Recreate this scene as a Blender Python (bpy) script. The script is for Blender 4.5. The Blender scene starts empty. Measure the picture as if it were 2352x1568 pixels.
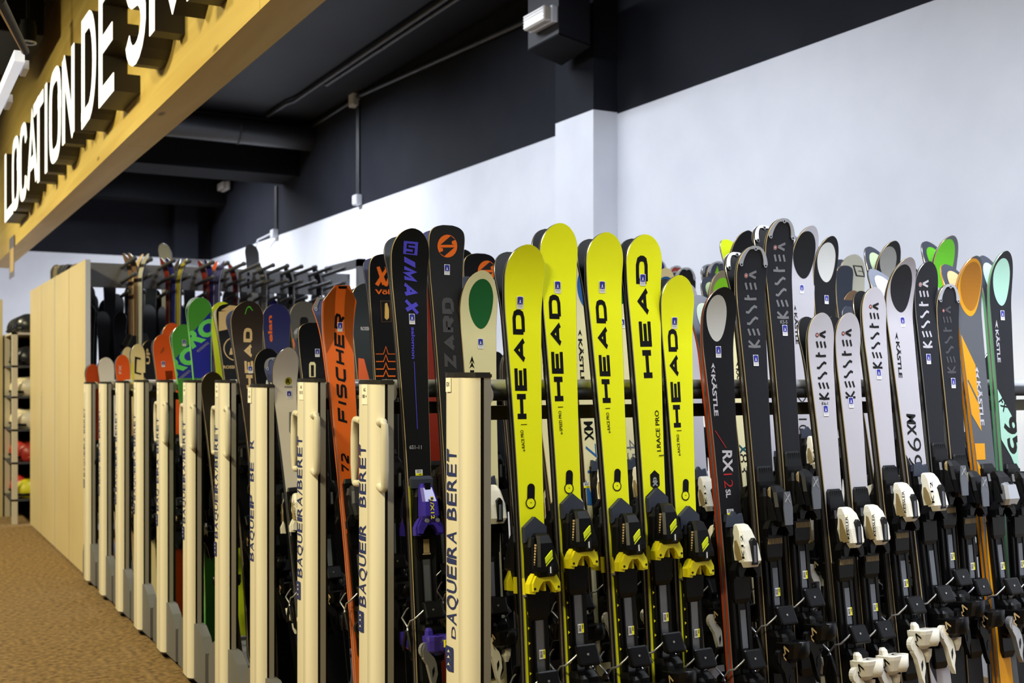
import bpy, bmesh, math, random
from mathutils import Vector, Matrix, Euler
from mathutils.geometry import tessellate_polygon
random.seed(7)
SC = bpy.context.scene
COL = SC.collection

# ------------------------------------------------------------------ camera
cam = bpy.data.objects.new('camera', bpy.data.cameras.new('camera'))
COL.objects.link(cam)
cam.location = (0, 0, 1.4)
YAW = math.radians(28.418)
cam.rotation_euler = (math.radians(90), 0, -YAW)
cam.data.sensor_width = 36.0
cam.data.lens = 2700 / 2352 * 36
cam.data.shift_y = (872 - 784) / 2352
cam.data.clip_end = 80
cam.data.dof.use_dof = True
cam.data.dof.focus_distance = 3.3
cam.data.dof.aperture_fstop = 5.0
SC.camera = cam

# ------------------------------------------------------------------ light
vs = SC.view_settings
vs.view_transform = 'Standard'; vs.look = 'None'; vs.gamma = 1.0; vs.exposure = 0.0
try: vs.use_curve_mapping = False
except Exception: pass
w = bpy.data.worlds.new('world'); SC.world = w
w.use_nodes = True
w.node_tree.nodes['Background'].inputs[0].default_value = (0.75, 0.8, 1.0, 1)
w.node_tree.nodes['Background'].inputs[1].default_value = 0.025

def area(name, loc, aim, sx, sy, watts, color, spread=180):
    l = bpy.data.lights.new(name, 'AREA'); l.shape = 'RECTANGLE'
    l.size = sx; l.size_y = sy; l.energy = watts; l.color = color; l.spread = math.radians(spread)
    o = bpy.data.objects.new(name, l); COL.objects.link(o)
    o.location = loc
    o.rotation_euler = (Vector(aim) - Vector(loc)).to_track_quat('-Z', 'Y').to_euler()
    return o
COOL = (0.87, 0.92, 1.0); WARM = (1.0, 0.90, 0.56)
# added cool fills: one grazing the nearest skis, others brightening the white wall
area('rack_fill', (2.6, 1.70, 3.5), (2.6, 2.2, 0), 2.6, 0.25, 52, COOL, 160)
for yy, xx, zz, ww in ((1.0, 2.3, 3.4, 76), (5.2, 2.3, 3.72, 36)): area('wall_fill', (xx, yy, zz), (4.6, yy + .6, 1.2), 2.2, 0.2, ww, COOL, 120)
# ceiling strips over the racks farther in
for yy, ww in ((8.0, 60), (11.8, 140), (15.6, 165)): area('ceiling_strip', (2.7, yy, 4.42), (4.2, yy, 0.4), 2.4, 0.2, ww, COOL, 135)
area('back_wall_fill', (-0.4, 15.2, 4.7), (0.6, 18.4, 1.6), 1.6, 0.3, 75, COOL, 150)  # added light out of view, brightens the dim back wall
# warm aisle floodlights
for yy in (0.6, 3.4, 6.4, 9.4, 12.4): area('aisle_flood', (-1.5, yy, 3.7), (1.3, yy + .4, .7), 0.9, 0.35, 68, WARM, 125)

# ------------------------------------------------------------------ helpers
def lin(r, g, b):
    f = lambda c: (c / 255) / 12.92 if c <= 10 else (((c / 255) + .055) / 1.055) ** 2.4
    return (f(r), f(g), f(b), 1)
MATS = {}
def mat(name, rgb, rough=.45, metal=0., spec=.5, noise=None, emit=None, coat=0., bump=0., trans=0., alpha=1.):
    if name in MATS: return MATS[name]
    m = bpy.data.materials.new(name); m.use_nodes = True
    nt = m.node_tree; b = nt.nodes['Principled BSDF']
    c = lin(*rgb)
    b.inputs['Base Color'].default_value = c
    b.inputs['Roughness'].default_value = rough
    b.inputs['Metallic'].default_value = metal
    b.inputs['Specular IOR Level'].default_value = spec
    b.inputs['Coat Weight'].default_value = coat
    b.inputs['Transmission Weight'].default_value = trans
    b.inputs['Alpha'].default_value = alpha
    if emit:
        b.inputs['Emission Color'].default_value = lin(*emit[0]); b.inputs['Emission Strength'].default_value = emit[1]
    if noise:  # (scale, rgb2, contrast stretch)
        tc = nt.nodes.new('ShaderNodeTexCoord'); mp = nt.nodes.new('ShaderNodeMapping')
        n = nt.nodes.new('ShaderNodeTexNoise'); r = nt.nodes.new('ShaderNodeValToRGB')
        mp.inputs['Scale'].default_value = noise[2] if len(noise) > 2 else (1, 1, 1)
        n.inputs['Scale'].default_value = noise[0]; n.inputs['Detail'].default_value = 6
        r.color_ramp.elements[0].position = .35; r.color_ramp.elements[1].position = .65
        r.color_ramp.elements[0].color = c; r.color_ramp.elements[1].color = lin(*noise[1])
        nt.links.new(tc.outputs['Object'], mp.inputs[0]); nt.links.new(mp.outputs[0], n.inputs['Vector'])
        nt.links.new(n.outputs['Fac'], r.inputs[0]); nt.links.new(r.outputs[0], b.inputs['Base Color'])
        if bump:
            bp = nt.nodes.new('ShaderNodeBump'); bp.inputs['Strength'].default_value = bump; bp.inputs['Distance'].default_value = .004
            nt.links.new(n.outputs['Fac'], bp.inputs['Height']); nt.links.new(bp.outputs[0], b.inputs['Normal'])
    MATS[name] = m
    return m

class MB:
    """collects polygons with material names, then builds ONE mesh"""
    def __init__(s): s.v = []; s.f = []; s.m = []; s.names = []; s.sm = []
    def mi(s, name):
        if name not in s.names: s.names.append(name)
        return s.names.index(name)
    def add(s, vs, fs, m, smooth=False):
        o = len(s.v); s.v += [tuple(p) for p in vs]; k = s.mi(m)
        for f in fs: s.f.append([o + i for i in f]); s.m.append(k); s.sm.append(smooth)
    def box(s, x0, x1, y0, y1, z0, z1, m, M=None, b=0.):
        if b > 0:
            return s.rbox(x0, x1, y0, y1, z0, z1, m, b, M)
        v = [(x, y, z) for x in (x0, x1) for y in (y0, y1) for z in (z0, z1)]
        if M: v = [M @ Vector(p) for p in v]
        s.add(v, [(0, 1, 3, 2), (4, 6, 7, 5), (0, 4, 5, 1), (2, 3, 7, 6), (0, 2, 6, 4), (1, 5, 7, 3)], m)
    def rbox(s, x0, x1, y0, y1, z0, z1, m, b, M=None):
        bm = bmesh.new(); bmesh.ops.create_cube(bm, size=1)
        for v in bm.verts:
            v.co = ((x0 + x1) / 2 + v.co.x * (x1 - x0), (y0 + y1) / 2 + v.co.y * (y1 - y0), (z0 + z1) / 2 + v.co.z * (z1 - z0))
        bmesh.ops.bevel(bm, geom=bm.edges[:], offset=b, segments=2, profile=.5, affect='EDGES')
        bm.verts.index_update()
        vs_ = [v.co.copy() for v in bm.verts]
        if M: vs_ = [M @ p for p in vs_]
        s.add(vs_, [[v.index for v in f.verts] for f in bm.faces], m, False); bm.free()
    def prism(s, poly, h0, h1, m, axes='xzy', M=None, cap=None):
        """poly in plane axes[0],axes[1]; extruded along axes[2] from h0 to h1"""
        n = len(poly); ax = 'xyz'
        def mk(a, b, c):
            p = [0, 0, 0]; p[ax.index(axes[0])] = a; p[ax.index(axes[1])] = b; p[ax.index(axes[2])] = c
            return Vector(p)
        v = [mk(a, b, h0) for a, b in poly] + [mk(a, b, h1) for a, b in poly]
        if M: v = [M @ p for p in v]
        s.add(v, [(i, (i + 1) % n, n + (i + 1) % n, n + i) for i in range(n)], m)
        tris = tessellate_polygon([[Vector((a, b, 0)) for a, b in poly]])
        s.add(v[:n], [t for t in tris], m)
        s.add(v[n:], [t for t in tris], cap or m)
    def tube(s, pts, r, m, n=10, cap=True):
        pts = [Vector(p) for p in pts]; rings = []
        up = Vector((.3, .2, 1)).normalized()
        for i, p in enumerate(pts):
            d = (pts[min(i + 1, len(pts) - 1)] - pts[max(i - 1, 0)]).normalized()
            a = d.cross(up)
            if a.length < 1e-3: a = d.cross(Vector((1, 0, 0)))
            a.normalize(); b = d.cross(a).normalized()
            rr = r[i] if isinstance(r, (list, tuple)) else r
            rings.append([p + a * math.cos(2 * math.pi * k / n) * rr + b * math.sin(2 * math.pi * k / n) * rr for k in range(n)])
        v = [q for ring in rings for q in ring]; f = []
        for i in range(len(pts) - 1):
            for k in range(n):
                f.append((i * n + k, i * n + (k + 1) % n, (i + 1) * n + (k + 1) % n, (i + 1) * n + k))
        s.add(v, f, m, True)
        if cap: s.add(rings[0], [list(range(n))[::-1]], m); s.add(rings[-1], [list(range(n))], m)
    def loft(s, secs, m, ch=.006, M=None):
        """secs: (z, halfwidth, h0, h1[, x offset]) chamfered rectangles at -Y heights"""
        rings = []
        for t in secs:
            z, hw, h0, h1 = t[:4]; xo = t[4] if len(t) > 4 else 0
            c = min(ch, hw * .6, abs(h1 - h0) * .45)
            rings.append([(xo - hw, -h0, z), (xo - hw, -(h1 - c), z), (xo - hw + c, -h1, z), (xo + hw - c, -h1, z), (xo + hw, -(h1 - c), z), (xo + hw, -h0, z)])
        n = 6; v = [Vector(q) for ring in rings for q in ring]
        if M: v = [M @ q for q in v]
        f = []
        for i in range(len(secs) - 1):
            for k in range(n): f.append((i * n + k, i * n + (k + 1) % n, (i + 1) * n + (k + 1) % n, (i + 1) * n + k))
        f.append(list(range(n))[::-1]); f.append([(len(secs) - 1) * n + k for k in range(n)])
        s.add(v, f, m)
    def ball(s, c, r, m, sx=1, sy=1, sz=1, nu=14, nv=8, v0=0., v1=1.):
        v = []; f = []
        for j in range(nv + 1):
            a = math.pi * (v0 + (v1 - v0) * j / nv)
            for i in range(nu):
                b = 2 * math.pi * i / nu
                v.append((c[0] + sx * r * math.sin(a) * math.cos(b), c[1] + sy * r * math.sin(a) * math.sin(b), c[2] + sz * r * math.cos(a)))
        for j in range(nv):
            for i in range(nu): f.append((j * nu + i, (j + 1) * nu + i, (j + 1) * nu + (i + 1) % nu, j * nu + (i + 1) % nu))
        s.add(v, f, m, True)
    def mesh(s, name):
        me = bpy.data.meshes.new(name); me.from_pydata(s.v, [], s.f)
        for n in s.names: me.materials.append(MATS[n])
        me.polygons.foreach_set('material_index', s.m); me.polygons.foreach_set('use_smooth', s.sm)
        me.validate(clean_customdata=False)
        bm = bmesh.new(); bm.from_mesh(me); bmesh.ops.recalc_face_normals(bm, faces=bm.faces[:]); bm.to_mesh(me); bm.free()
        me.update(); return me
    def build(s, name, parent=None, loc=None, rot=None):
        return obj(name, s.mesh(name), parent, loc, rot)
def obj(name, me, parent=None, loc=None, rot=None):
    o = bpy.data.objects.new(name, me); COL.objects.link(o)
    if parent: o.parent = parent
    if loc is not None: o.location = loc
    if rot is not None: o.rotation_euler = rot
    return o
def empty(name, loc=(0, 0, 0), rot=(0, 0, 0)):
    o = bpy.data.objects.new(name, None); COL.objects.link(o); o.location = loc; o.rotation_euler = rot
    o.empty_display_size = .1
    return o
def tag(o, label, cat, group=None):
    o['label'] = label; o['category'] = cat
    if group: o['group'] = group
    return o
def struct(o, label=None):
    o['kind'] = 'structure'
    if label: o['label'] = label
    return o
def copy_tree(o, parent=None):
    c = o.copy(); COL.objects.link(c)
    if parent: c.parent = parent
    for ch in o.children: copy_tree(ch, c)
    return c

# ------------------------------------------------------------------ colours
PAL = dict(yellow=(241, 247, 26), black=(15, 15, 19), blk=(14, 14, 16), charcoal=(27, 28, 34), charcoal2=(34, 34, 37), white=(182, 180, 190),
  pearl=(212, 205, 195), grey=(84, 87, 94), dgrey=(58, 62, 74), lgrey=(150, 152, 158), mgrey=(108, 110, 116), mgrey2=(70, 70, 74), mgrey3=(128, 128, 126),
  ink=(14, 14, 16), pale=(196, 197, 196), red=(168, 40, 42), redw=(172, 92, 80), lgrey2=(112, 113, 118), mgrey4=(72, 73, 78), redwood=(168, 62, 26), wood=(42, 34, 26), edge=(178, 160, 124), steelgrey=(112, 117, 132), palegreen=(190, 204, 190),
  amber=(214, 148, 22), damber=(160, 104, 16), amberside=(206, 128, 14), mint=(164, 208, 192), mintside=(92, 156, 112), tanoval=(204, 164, 120),
  violet=(78, 72, 200), violetd=(62, 60, 112), limeblk=(200, 210, 20), cream=(220, 212, 168), dgreen=(30, 92, 48), blue=(44, 96, 160), rblue=(48, 62, 178),
  rblue2=(42, 46, 160), teal=(30, 78, 84), orange=(224, 104, 34), orange2=(226, 104, 60), orange3=(216, 84, 26), orange4=(190, 72, 28), orangeside=(214, 100, 34),
  dorange=(150, 72, 20), navyw=(66, 70, 104), navy=(38, 40, 92), navyb=(34, 36, 110), navyg=(42, 47, 60), dred=(120, 34, 20), red2=(170, 60, 48), brown=(110, 84, 62),
  brownblk=(52, 44, 40), tanl=(206, 178, 132), slate=(44, 50, 54), beige=(206, 186, 140), beige2=(168, 166, 152), greyb=(112, 112, 112), olive=(122, 112, 92),
  vgreen=(112, 176, 20), green=(92, 178, 34), lime=(206, 222, 40), lime2=(90, 200, 60), ggreen=(72, 150, 58), lgreen=(112, 214, 80), lgreen2=(106, 218, 106),
  goldblk=(40, 34, 20), gold=(206, 166, 92), dgold=(70, 52, 30), midgrey=(88, 86, 86), creamy=(222, 204, 150), limey=(214, 206, 60), olivey=(150, 142, 40),
  blue2=(36, 78, 128), pgreen=(176, 196, 160), steel=(188, 190, 196), olivedark=(60, 56, 40), purple=(58, 46, 150), silver=(178, 180, 186), plast=(11, 11, 13), plast2=(20, 21, 24),
  capgrey=(56, 61, 75), jaw=(226, 216, 30), track=(120, 122, 128), shell=(226, 222, 210), shelld=(150, 132, 94), tagw=(232, 232, 238), tagb=(52, 56, 150), taby=(230, 224, 40),
  smoke=(90, 94, 104), darkbinding=(44, 44, 48), boot=(30, 30, 34))
for k, c in PAL.items():
    ro, me_, co = .42, 0., 0.
    if k == 'steel': ro, me_, co = .3, .9, 0
    if k in ('silver', 'track'): ro, me_, co = .34, .75, 0
    if k in ('shell', 'jaw', 'purple', 'smoke'): ro, co = .28, .35
    if k == 'plast': ro = .33
    if k == 'edge': ro, me_, co = .35, .3, 0  # tan colour carries the gleam of warm light along the trim
    if k in ('wood', 'redwood', 'orangeside', 'amberside', 'blk', 'plast2'): ro, co = .5, 0
    mat(k, c, ro, me_, .18, coat=co)
mat('sheet_clear', (200, 205, 215), .1, 0, .6, alpha=.35)

BASES = dict(greyoval=('steelgrey', 'palegreen'), white=('steelgrey', 'white'), tan=('dgrey', 'tanoval'), mint=('dgrey', 'mint'), lgreenbase=('dgrey', 'pgreen'),
  green=('dgrey', 'green'), hollow=('dgrey', None), rimmed=('navyw', None))

# ------------------------------------------------------------------ lettering
GL = {
 'H': [[(0,0),(0,1)],[(1,0),(1,1)],[(0,.5),(1,.5)]], 'E': [[(1,0),(0,0),(0,1),(1,1)],[(0,.5),(.9,.5)]],
 'A': [[(0,0),(.5,1),(1,0)],[(.22,.3),(.78,.3)]], 'D': [[(0,0),(0,1),(.7,1),(.93,.88),(1,.65),(1,.35),(.93,.12),(.7,0),(0,0)]],
 'F': [[(0,0),(0,1),(1,1)],[(0,.5),(.85,.5)]], 'I': [[(.5,0),(.5,1)]], 'S': [[(1,1),(.15,1),(0,.88),(0,.64),(.15,.52),(.85,.48),(1,.36),(1,.12),(.85,0),(0,0)]],
 'C': [[(1,1),(.2,1),(0,.85),(0,.15),(.2,0),(1,0)]], 'R': [[(0,0),(0,1),(.8,1),(1,.88),(1,.58),(.8,.45),(0,.45)],[(.5,.45),(1,0)]],
 'K': [[(0,0),(0,1)],[(1,1),(.08,.48)],[(.36,.64),(1,0)]], 'L': [[(0,1),(0,0),(1,0)]], 'T': [[(.5,0),(.5,1)],[(0,1),(1,1)]],
 'O': [[(.0,.2),(0,.8),(.12,.94),(.3,1),(.7,1),(.88,.94),(1,.8),(1,.2),(.88,.06),(.7,0),(.3,0),(.12,.06),(0,.2),(0,.3)]],
 'N': [[(0,0),(0,1)],[(0,1),(1,0)],[(1,0),(1,1)]], 'M': [[(0,0),(.08,1),(.5,.2),(.92,1),(1,0)]], 'X': [[(0,0),(1,1)],[(0,1),(1,0)]], 'Z': [[(0,1),(1,1),(0,0),(1,0)]],
 'B': [[(0,0),(0,1),(.8,1),(.98,.88),(.98,.64),(.8,.52),(0,.52)],[(.8,.52),(1,.4),(1,.12),(.8,0),(0,0)]], '/': [[(0,0),(1,1)]],
 '7': [[(0,1),(1,1),(.4,0)]], '2': [[(0,.9),(.15,1),(.85,1),(1,.85),(1,.6),(0,.12),(0,0),(1,0)]], '0': [[(0,.15),(0,.85),(.2,1),(.8,1),(1,.85),(1,.15),(.8,0),(.2,0),(0,.15),(0,.3)]],
}
BR = {  # brush letters
 'K': [[(.05,0),(.0,.5),(.1,1)],[(.9,.95),(.05,.5)],[(.1,.45),(1,.05)]], 'E': [[(0,.0),(1,.14)],[(0,.38),(1,.52)],[(0,.76),(1,.9)]],
 'S': [[(.1,.95),(.0,.75),(.35,.55),(.6,.45),(.95,.2),(.75,.0)]], 'L': [[(.35,1),(.3,.5),(.35,.0)],[(.3,.62),(.9,.72)]],
 'R': [[(.0,.05),(.45,.62)],[(.45,.62),(.95,.02)]],
}
def ribbon(pl, wd):
    n = len(pl); L = []; R = []
    for i in range(n):
        p = Vector(pl[i]); a = (p - Vector(pl[i - 1])).normalized() if i else None; b = (Vector(pl[i + 1]) - p).normalized() if i < n - 1 else None
        if a is None: d, k = b, 1.
        elif b is None: d, k = a, 1.
        else:
            d = (a + b)
            if d.length < .2: d = a
            d.normalize(); k = 1 / max(.45, d.dot(a))
        nn = Vector((-d.y, d.x)); L.append(p + nn * wd / 2 * k); R.append(p - nn * wd / 2 * k)
    return [[L[i], R[i], R[i + 1], L[i + 1]] for i in range(n - 1)]
def stroke_text(text, length, h, wd, gl=GL, gap=.22, italic=0., wide=None):
    """quads in a (along, height) frame"""
    adv = [(.25 if c == 'I' else .45 if c == '/' else .35 if c == ' ' else 1.) for c in text]
    tot = sum(adv) + gap * (len(text) - 1); sc = length / tot; x = 0; out = []
    for c, a in zip(text, adv):
        for pl in gl.get(c, []):
            hw = wd / 2; W = a * sc
            pts = [(x * sc + (hw + p[0] * max(W - wd, .0)), hw + p[1] * (h - wd)) for p in pl]
            x_0, x_1 = x * sc, x * sc + W; cl = lambda v: Vector((min(max(v.x, x_0), x_1), min(max(v.y, 0), h)))
            sh = lambda v: Vector((v.x + italic * (v.y - h / 2), v.y))
            out.append([[sh(cl(v)) for v in q] for q in ribbon(pts, wd)])
        x += a + gap
    return out
TXT = {}
def font_text(text, bold):
    k = (text, bold)
    if k in TXT: return TXT[k]
    cu = bpy.data.curves.new('t', 'FONT'); cu.body = text; cu.size = 1; cu.resolution_u = 3; cu.offset = bold; cu.fill_mode = 'FRONT'
    o = bpy.data.objects.new('t', cu); COL.objects.link(o)
    bpy.context.view_layer.update()
    me = o.to_mesh()
    vv = [v.co.xy.copy() for v in me.vertices]; ff = [list(p.vertices) for p in me.polygons]
    o.to_mesh_clear(); bpy.data.objects.remove(o); bpy.data.curves.remove(cu)
    x0 = min(v.x for v in vv); x1 = max(v.x for v in vv)
    cap = .73
    vv = [((v.x - x0) / (x1 - x0), v.y / cap) for v in vv]
    TXT[k] = (vv, ff); return TXT[k]

# ------------------------------------------------------------------ skis
TH = .013
class Ski:
    def __init__(s, L, R, w, shape, lb=.2):
        s.L, s.R, s.w, s.shape, s.lb = L, R, w, shape, lb
        s.ww = max(.062, w * (.70 if shape == 'free' else .60)); s.wl = w * .86
        s.tl = dict(round=.078, square=.05, poly=.052, free=.115)[shape]
    def prof(s, z):
        q = max(0, (z - (s.L - s.lb)) / s.lb); return s.R * q ** 2.1
    def slope(s, z): return (s.prof(z + .002) - s.prof(z - .002)) / .004
    def th(s, z):
        q = max(0, (z - (s.L - s.lb)) / s.lb); return TH - .006 * q
    def hw(s, z):
        L = s.L; zs = L - s.tl; zw = .46 * L
        if z > zs:
            q = min(1, (z - zs) / s.tl)
            if s.shape == 'square': k = (1 - q ** 3.4) ** (1 / 2.6)
            elif s.shape == 'poly': k = 1 if q < .12 else 1 - (q - .12) / .88 * .56
            elif s.shape == 'free': k = (1 - q ** 2.5) ** (1 / 1.95)
            else: k = (1 - q ** 2.3) ** (1 / 2.0)
            return max(.004, s.w / 2 * k)
        if z >= zw: return s.ww / 2 + (s.w - s.ww) / 2 * ((z - zw) / (zs - zw)) ** 2.2
        k = ((zw - z) / zw) ** 2.2; h = s.ww / 2 + (s.wl - s.ww) / 2 * k
        if z < .04: h *= .72 + .28 * (z / .04) ** .5
        return h
    def P(s, u, z, side=0, off=.0005):
        z = min(max(z, .002), s.L - .001); hw = s.hw(z) - (.0016 if off < .003 else -.001); u = max(-hw, min(hw, u))
        if side == 0: return (u, -s.prof(z) - s.th(z) - off, z)
        return (u, -s.prof(z) + off, z)
def ski_body(sk, top, side, base, dec, trim='steel', boval=None):
    mb = MB(); L = sk.L
    zs = [0, .003, .015, .04] + [.04 + (L - sk.lb - .04) * i / 16 for i in range(1, 17)]
    n = 30
    zs += [L - sk.lb * (1 - i / n) ** 1.5 for i in range(1, n + 1)]
    rings = []
    for z in zs:
        z2 = min(z, L - .0005); hw = sk.hw(z2); y0 = -sk.prof(z2); t = sk.th(z2); b = .0016
        rings.append([(u * (hw - b), y0 - t, z) for u in (-1, -.5, 0, .5, 1)] + [(hw, y0 - t + b, z), (hw, y0 - .003, z), (hw - .0003, y0, z), (0, y0, z), (-hw + .0003, y0, z), (-hw, y0 - .003, z), (-hw, y0 - t + b, z)])
    m = 12; v = [p for r in rings for p in r]; groups = {}
    mm = [top] * 4 + [trim, side, 'steel', base, base, 'steel', side, trim]
    for i in range(len(zs) - 1):
        for k in range(m):
            f = (i * m + k, i * m + (k + 1) % m, (i + 1) * m + (k + 1) % m, (i + 1) * m + k)
            groups.setdefault((mm[k], k in (0, 1, 2, 3, 7, 8)), []).append(f)
    for (mt, sm), fs in groups.items(): mb.add(v, fs, mt, sm)
    mb.add(rings[0], [list(range(m))], 'blk'); mb.add(rings[-1], [list(range(m))], trim)
    lay = [0]
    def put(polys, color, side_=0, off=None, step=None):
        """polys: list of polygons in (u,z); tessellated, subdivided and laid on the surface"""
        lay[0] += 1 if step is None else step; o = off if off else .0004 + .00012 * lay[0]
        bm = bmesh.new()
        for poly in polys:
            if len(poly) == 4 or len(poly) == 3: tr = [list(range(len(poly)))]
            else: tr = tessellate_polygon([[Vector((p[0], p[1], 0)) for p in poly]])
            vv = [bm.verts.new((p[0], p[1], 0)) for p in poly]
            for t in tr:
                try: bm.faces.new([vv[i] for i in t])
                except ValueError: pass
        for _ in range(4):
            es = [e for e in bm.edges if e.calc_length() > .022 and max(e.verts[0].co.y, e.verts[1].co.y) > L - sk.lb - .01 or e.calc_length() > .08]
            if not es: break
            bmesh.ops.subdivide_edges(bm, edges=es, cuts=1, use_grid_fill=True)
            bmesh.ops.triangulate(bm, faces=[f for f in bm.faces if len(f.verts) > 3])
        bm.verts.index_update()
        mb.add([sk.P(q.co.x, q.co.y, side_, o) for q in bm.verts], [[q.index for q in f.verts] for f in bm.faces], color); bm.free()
    def oval(a, b, wd, color, side_=0):
        # egg: blunt toward the tip, pointed below
        (u0, z0), (u1, z1) = a, b; N = 36; rows = 10; pts = []
        for i in range(N):
            t = 2 * math.pi * i / N; c = math.cos(t); q = (1 - c) / 2   # 0 at top, 1 at bottom
            ww = math.copysign(wd / 2 * ((1 - (1 - q / .40) ** 2) ** .5 if q < .40 else max(0, 1 - ((q - .40) / .60) ** 1.9) ** .53), math.sin(t)) if 0 < i < N and i != N // 2 else 0
            pts.append((u0 + (u1 - u0) * q + ww, z0 + (z1 - z0) * q))
        half = N // 2; polys = []
        for i in range(half):
            a_, b_ = pts[i], pts[i + 1]; c_, d_ = pts[(N - i - 1) % N], pts[(N - i) % N]
            steps = 5
            for k in range(steps):
                l = lambda p, q, t: (p[0] + (q[0] - p[0]) * t, p[1] + (q[1] - p[1]) * t)
                polys.append([l(a_, d_, k / steps), l(b_, c_, k / steps), l(b_, c_, (k + 1) / steps), l(a_, d_, (k + 1) / steps)])
        put(polys, color, side_)
    extra = []
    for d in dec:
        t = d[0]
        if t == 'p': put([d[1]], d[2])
        elif t == 'o':
            oval(d[1], d[2], d[3], d[4])
        elif t == 'c':
            (u, z), r = d[1], d[2]; put([[(u + r * math.cos(2 * math.pi * i / 28), z + r * math.sin(2 * math.pi * i / 28)) for i in range(28)]], d[3])
        elif t == 't':
            fnt, tx, a, b, h, col = d[1:7]; a = Vector(a); b = Vector(b); ln = (b - a).length; dr = (b - a).normalized(); nn = Vector((-dr.y, dr.x))
            mp = lambda p: tuple(a + dr * p[0] + nn * p[1])
            if fnt in 'WIK':
                if fnt == 'K':
                    qs = stroke_text(tx, ln, h, h * .14, BR, .24)
                    adv = ln / (len(tx) + .24 * (len(tx) - 1)); c0 = (ln - adv * .62, h * .80)
                    for r_, cc in ((h * .14, col), (h * .105, 'redw'), (h * .045, 'white')):
                        c = Vector(mp(c0)); put([[(c.x + r_ * math.cos(2 * math.pi * i / 18), c.y + r_ * math.sin(2 * math.pi * i / 18)) for i in range(18)]], cc)
                elif fnt == 'I': qs = stroke_text(tx, ln, h, h * .235, GL, .2, .28)
                else: qs = [[[Vector((p[0] * 1.5, p[1])) for p in q_] for q_ in q] for q in stroke_text(tx, ln / 1.5, h, h * .265, GL, .12, .36 if tx == '/' else 0)]
                for q in qs: put([[mp(p) for p in quad] for quad in q], col, 0, None, .15)
                lay[0] = math.ceil(lay[0])
            else:
                bold = dict(B=.03, R=-.012, S=.012, H=.05)[fnt]
                vv, ff = font_text(tx, bold)
                put([[mp((vv[i][0] * ln, vv[i][1] * h)) for i in f] for f in ff], col)
        elif t == 'pill':
            (u0, z0), (u1, z1) = d[1], d[2]; r = abs(z0 - z1) * .17
            pts = [(u0 + r * math.cos(math.pi * i / 10), z0 - r + r * math.sin(math.pi * i / 10)) for i in range(11)] + [(u1 + r * math.cos(math.pi + math.pi * i / 10), z1 + r + r * math.sin(math.pi + math.pi * i / 10)) for i in range(11)]
            put([pts], 'ink')
            ci = (u1, z1 + r * 1.35)
            for rr, cc in ((r * 1.36, 'ink'), (r * 1.08, 'yellow')):
                put([[(ci[0] + rr * math.cos(2 * math.pi * i / 24), ci[1] + rr * math.sin(2 * math.pi * i / 24)) for i in range(24)]], cc)
            put([[(ci[0] - r * .25, ci[1] + r * .1), (ci[0] + r * .25, ci[1] - r * .1), (ci[0] + r * .2, ci[1] + r * .2)]], 'ink')
            for k in range(5):
                zz = z0 - r * (.9 + .62 * k); put([[(u0 - r * .7, zz - r * .35), (u0 + r * .7, zz + r * .2), (u0 + r * .7, zz + r * .3), (u0 - r * .7, zz - r * .25)]], 'plast2', 0, None, .2)
        elif t == 'skull':
            u, z = d[1]; a_ = .0145; b_ = .026
            put([[(u, z + b_), (u + a_, z + b_ * .55), (u + a_, z - b_ * .55), (u, z - b_), (u - a_, z - b_ * .55), (u - a_, z + b_ * .55)]], 'ink')
            put([[(u + .006 * math.cos(i * .5236), z + .001 + .0065 * math.sin(i * .5236)) for i in range(12)]], 'lgrey')
            for sx in (-1, 1):
                put([[(u + sx * .0025 + .0018 * math.cos(i), z + .001 + .002 * math.sin(i)) for i in range(6)]], 'ink')
                put([[(u - sx * .009, z - .014), (u - sx * .006, z - .0165), (u + sx * .009, z - .004), (u + sx * .006, z - .002)]], 'lgrey')
        elif t == 'blz':
            (u, z), r = d[1], d[2]; put([[(u + r * math.cos(2 * math.pi * i / 32), z + r * 1.02 * math.sin(2 * math.pi * i / 32)) for i in range(32)]], 'orange')
            bolt = [(.80, .62), (.30, .93), (-.72, .08), (.70, .16), (.45, .22), (.42, .45)]
            put([[(u + r * x, z + r * y) for x, y in bolt]], 'charcoal2'); put([[(u - r * x, z - r * y) for x, y in bolt]], 'charcoal2')
        else: extra.append(d)
    if boval: oval((0, L - .025), (0, L - .15), sk.w * .62, boval, 1)
    return mb.mesh('ski'), extra

def tip_guard_mesh(sk, faces=(0, 1)):
    """metal horseshoe clipped round the tip, with three screws, on both faces"""
    mb = MB(); zs_ = [sk.L - .05 + .05 * (1 - (1 - i / 10) ** 2) for i in range(11)]
    for side_ in faces:
        sg = -1 if side_ == 0 else 1
        o = []; i_ = []
        for s_ in (-1, 1):
            for z in (zs_ if s_ < 0 else zs_[::-1]):
                z = min(z, sk.L - .0008); h = sk.hw(z); o.append((s_ * h, z)); k = .80 if z < sk.L - .03 else .76
                i_.append((s_ * max(0, h - .011 - .004 * ((sk.L - z) / .05) ** 1.5), min(z, sk.L - .010)))
        v = [sk.P(p[0], p[1], side_, .0032) for p in o] + [sk.P(p[0], p[1], side_, .0032) for p in i_]; n = len(o)
        v += [sk.P(p[0], p[1], side_, .0004) for p in i_]
        mb.add(v, [(k, k + 1, n + k + 1, n + k) for k in range(n - 1)] + [(n + k, n + k + 1, 2 * n + k + 1, 2 * n + k) for k in range(n - 1)], 'silver')
        for (u, z) in ((-sk.hw(sk.L - .05) + .009, sk.L - .052), (sk.hw(sk.L - .05) - .009, sk.L - .052), (0, sk.L - .009)):
            c = Vector(sk.P(u, z, side_, .003)); mb.tube([c, c + Vector((0, sg * .002, 0))], .0055, 'silver', 12)
            mb.tube([c + Vector((0, sg * .001, 0)), c + Vector((0, sg * .0026, 0))], .0028, 'ink', 8)
    return mb.mesh('tip_guard')

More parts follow.
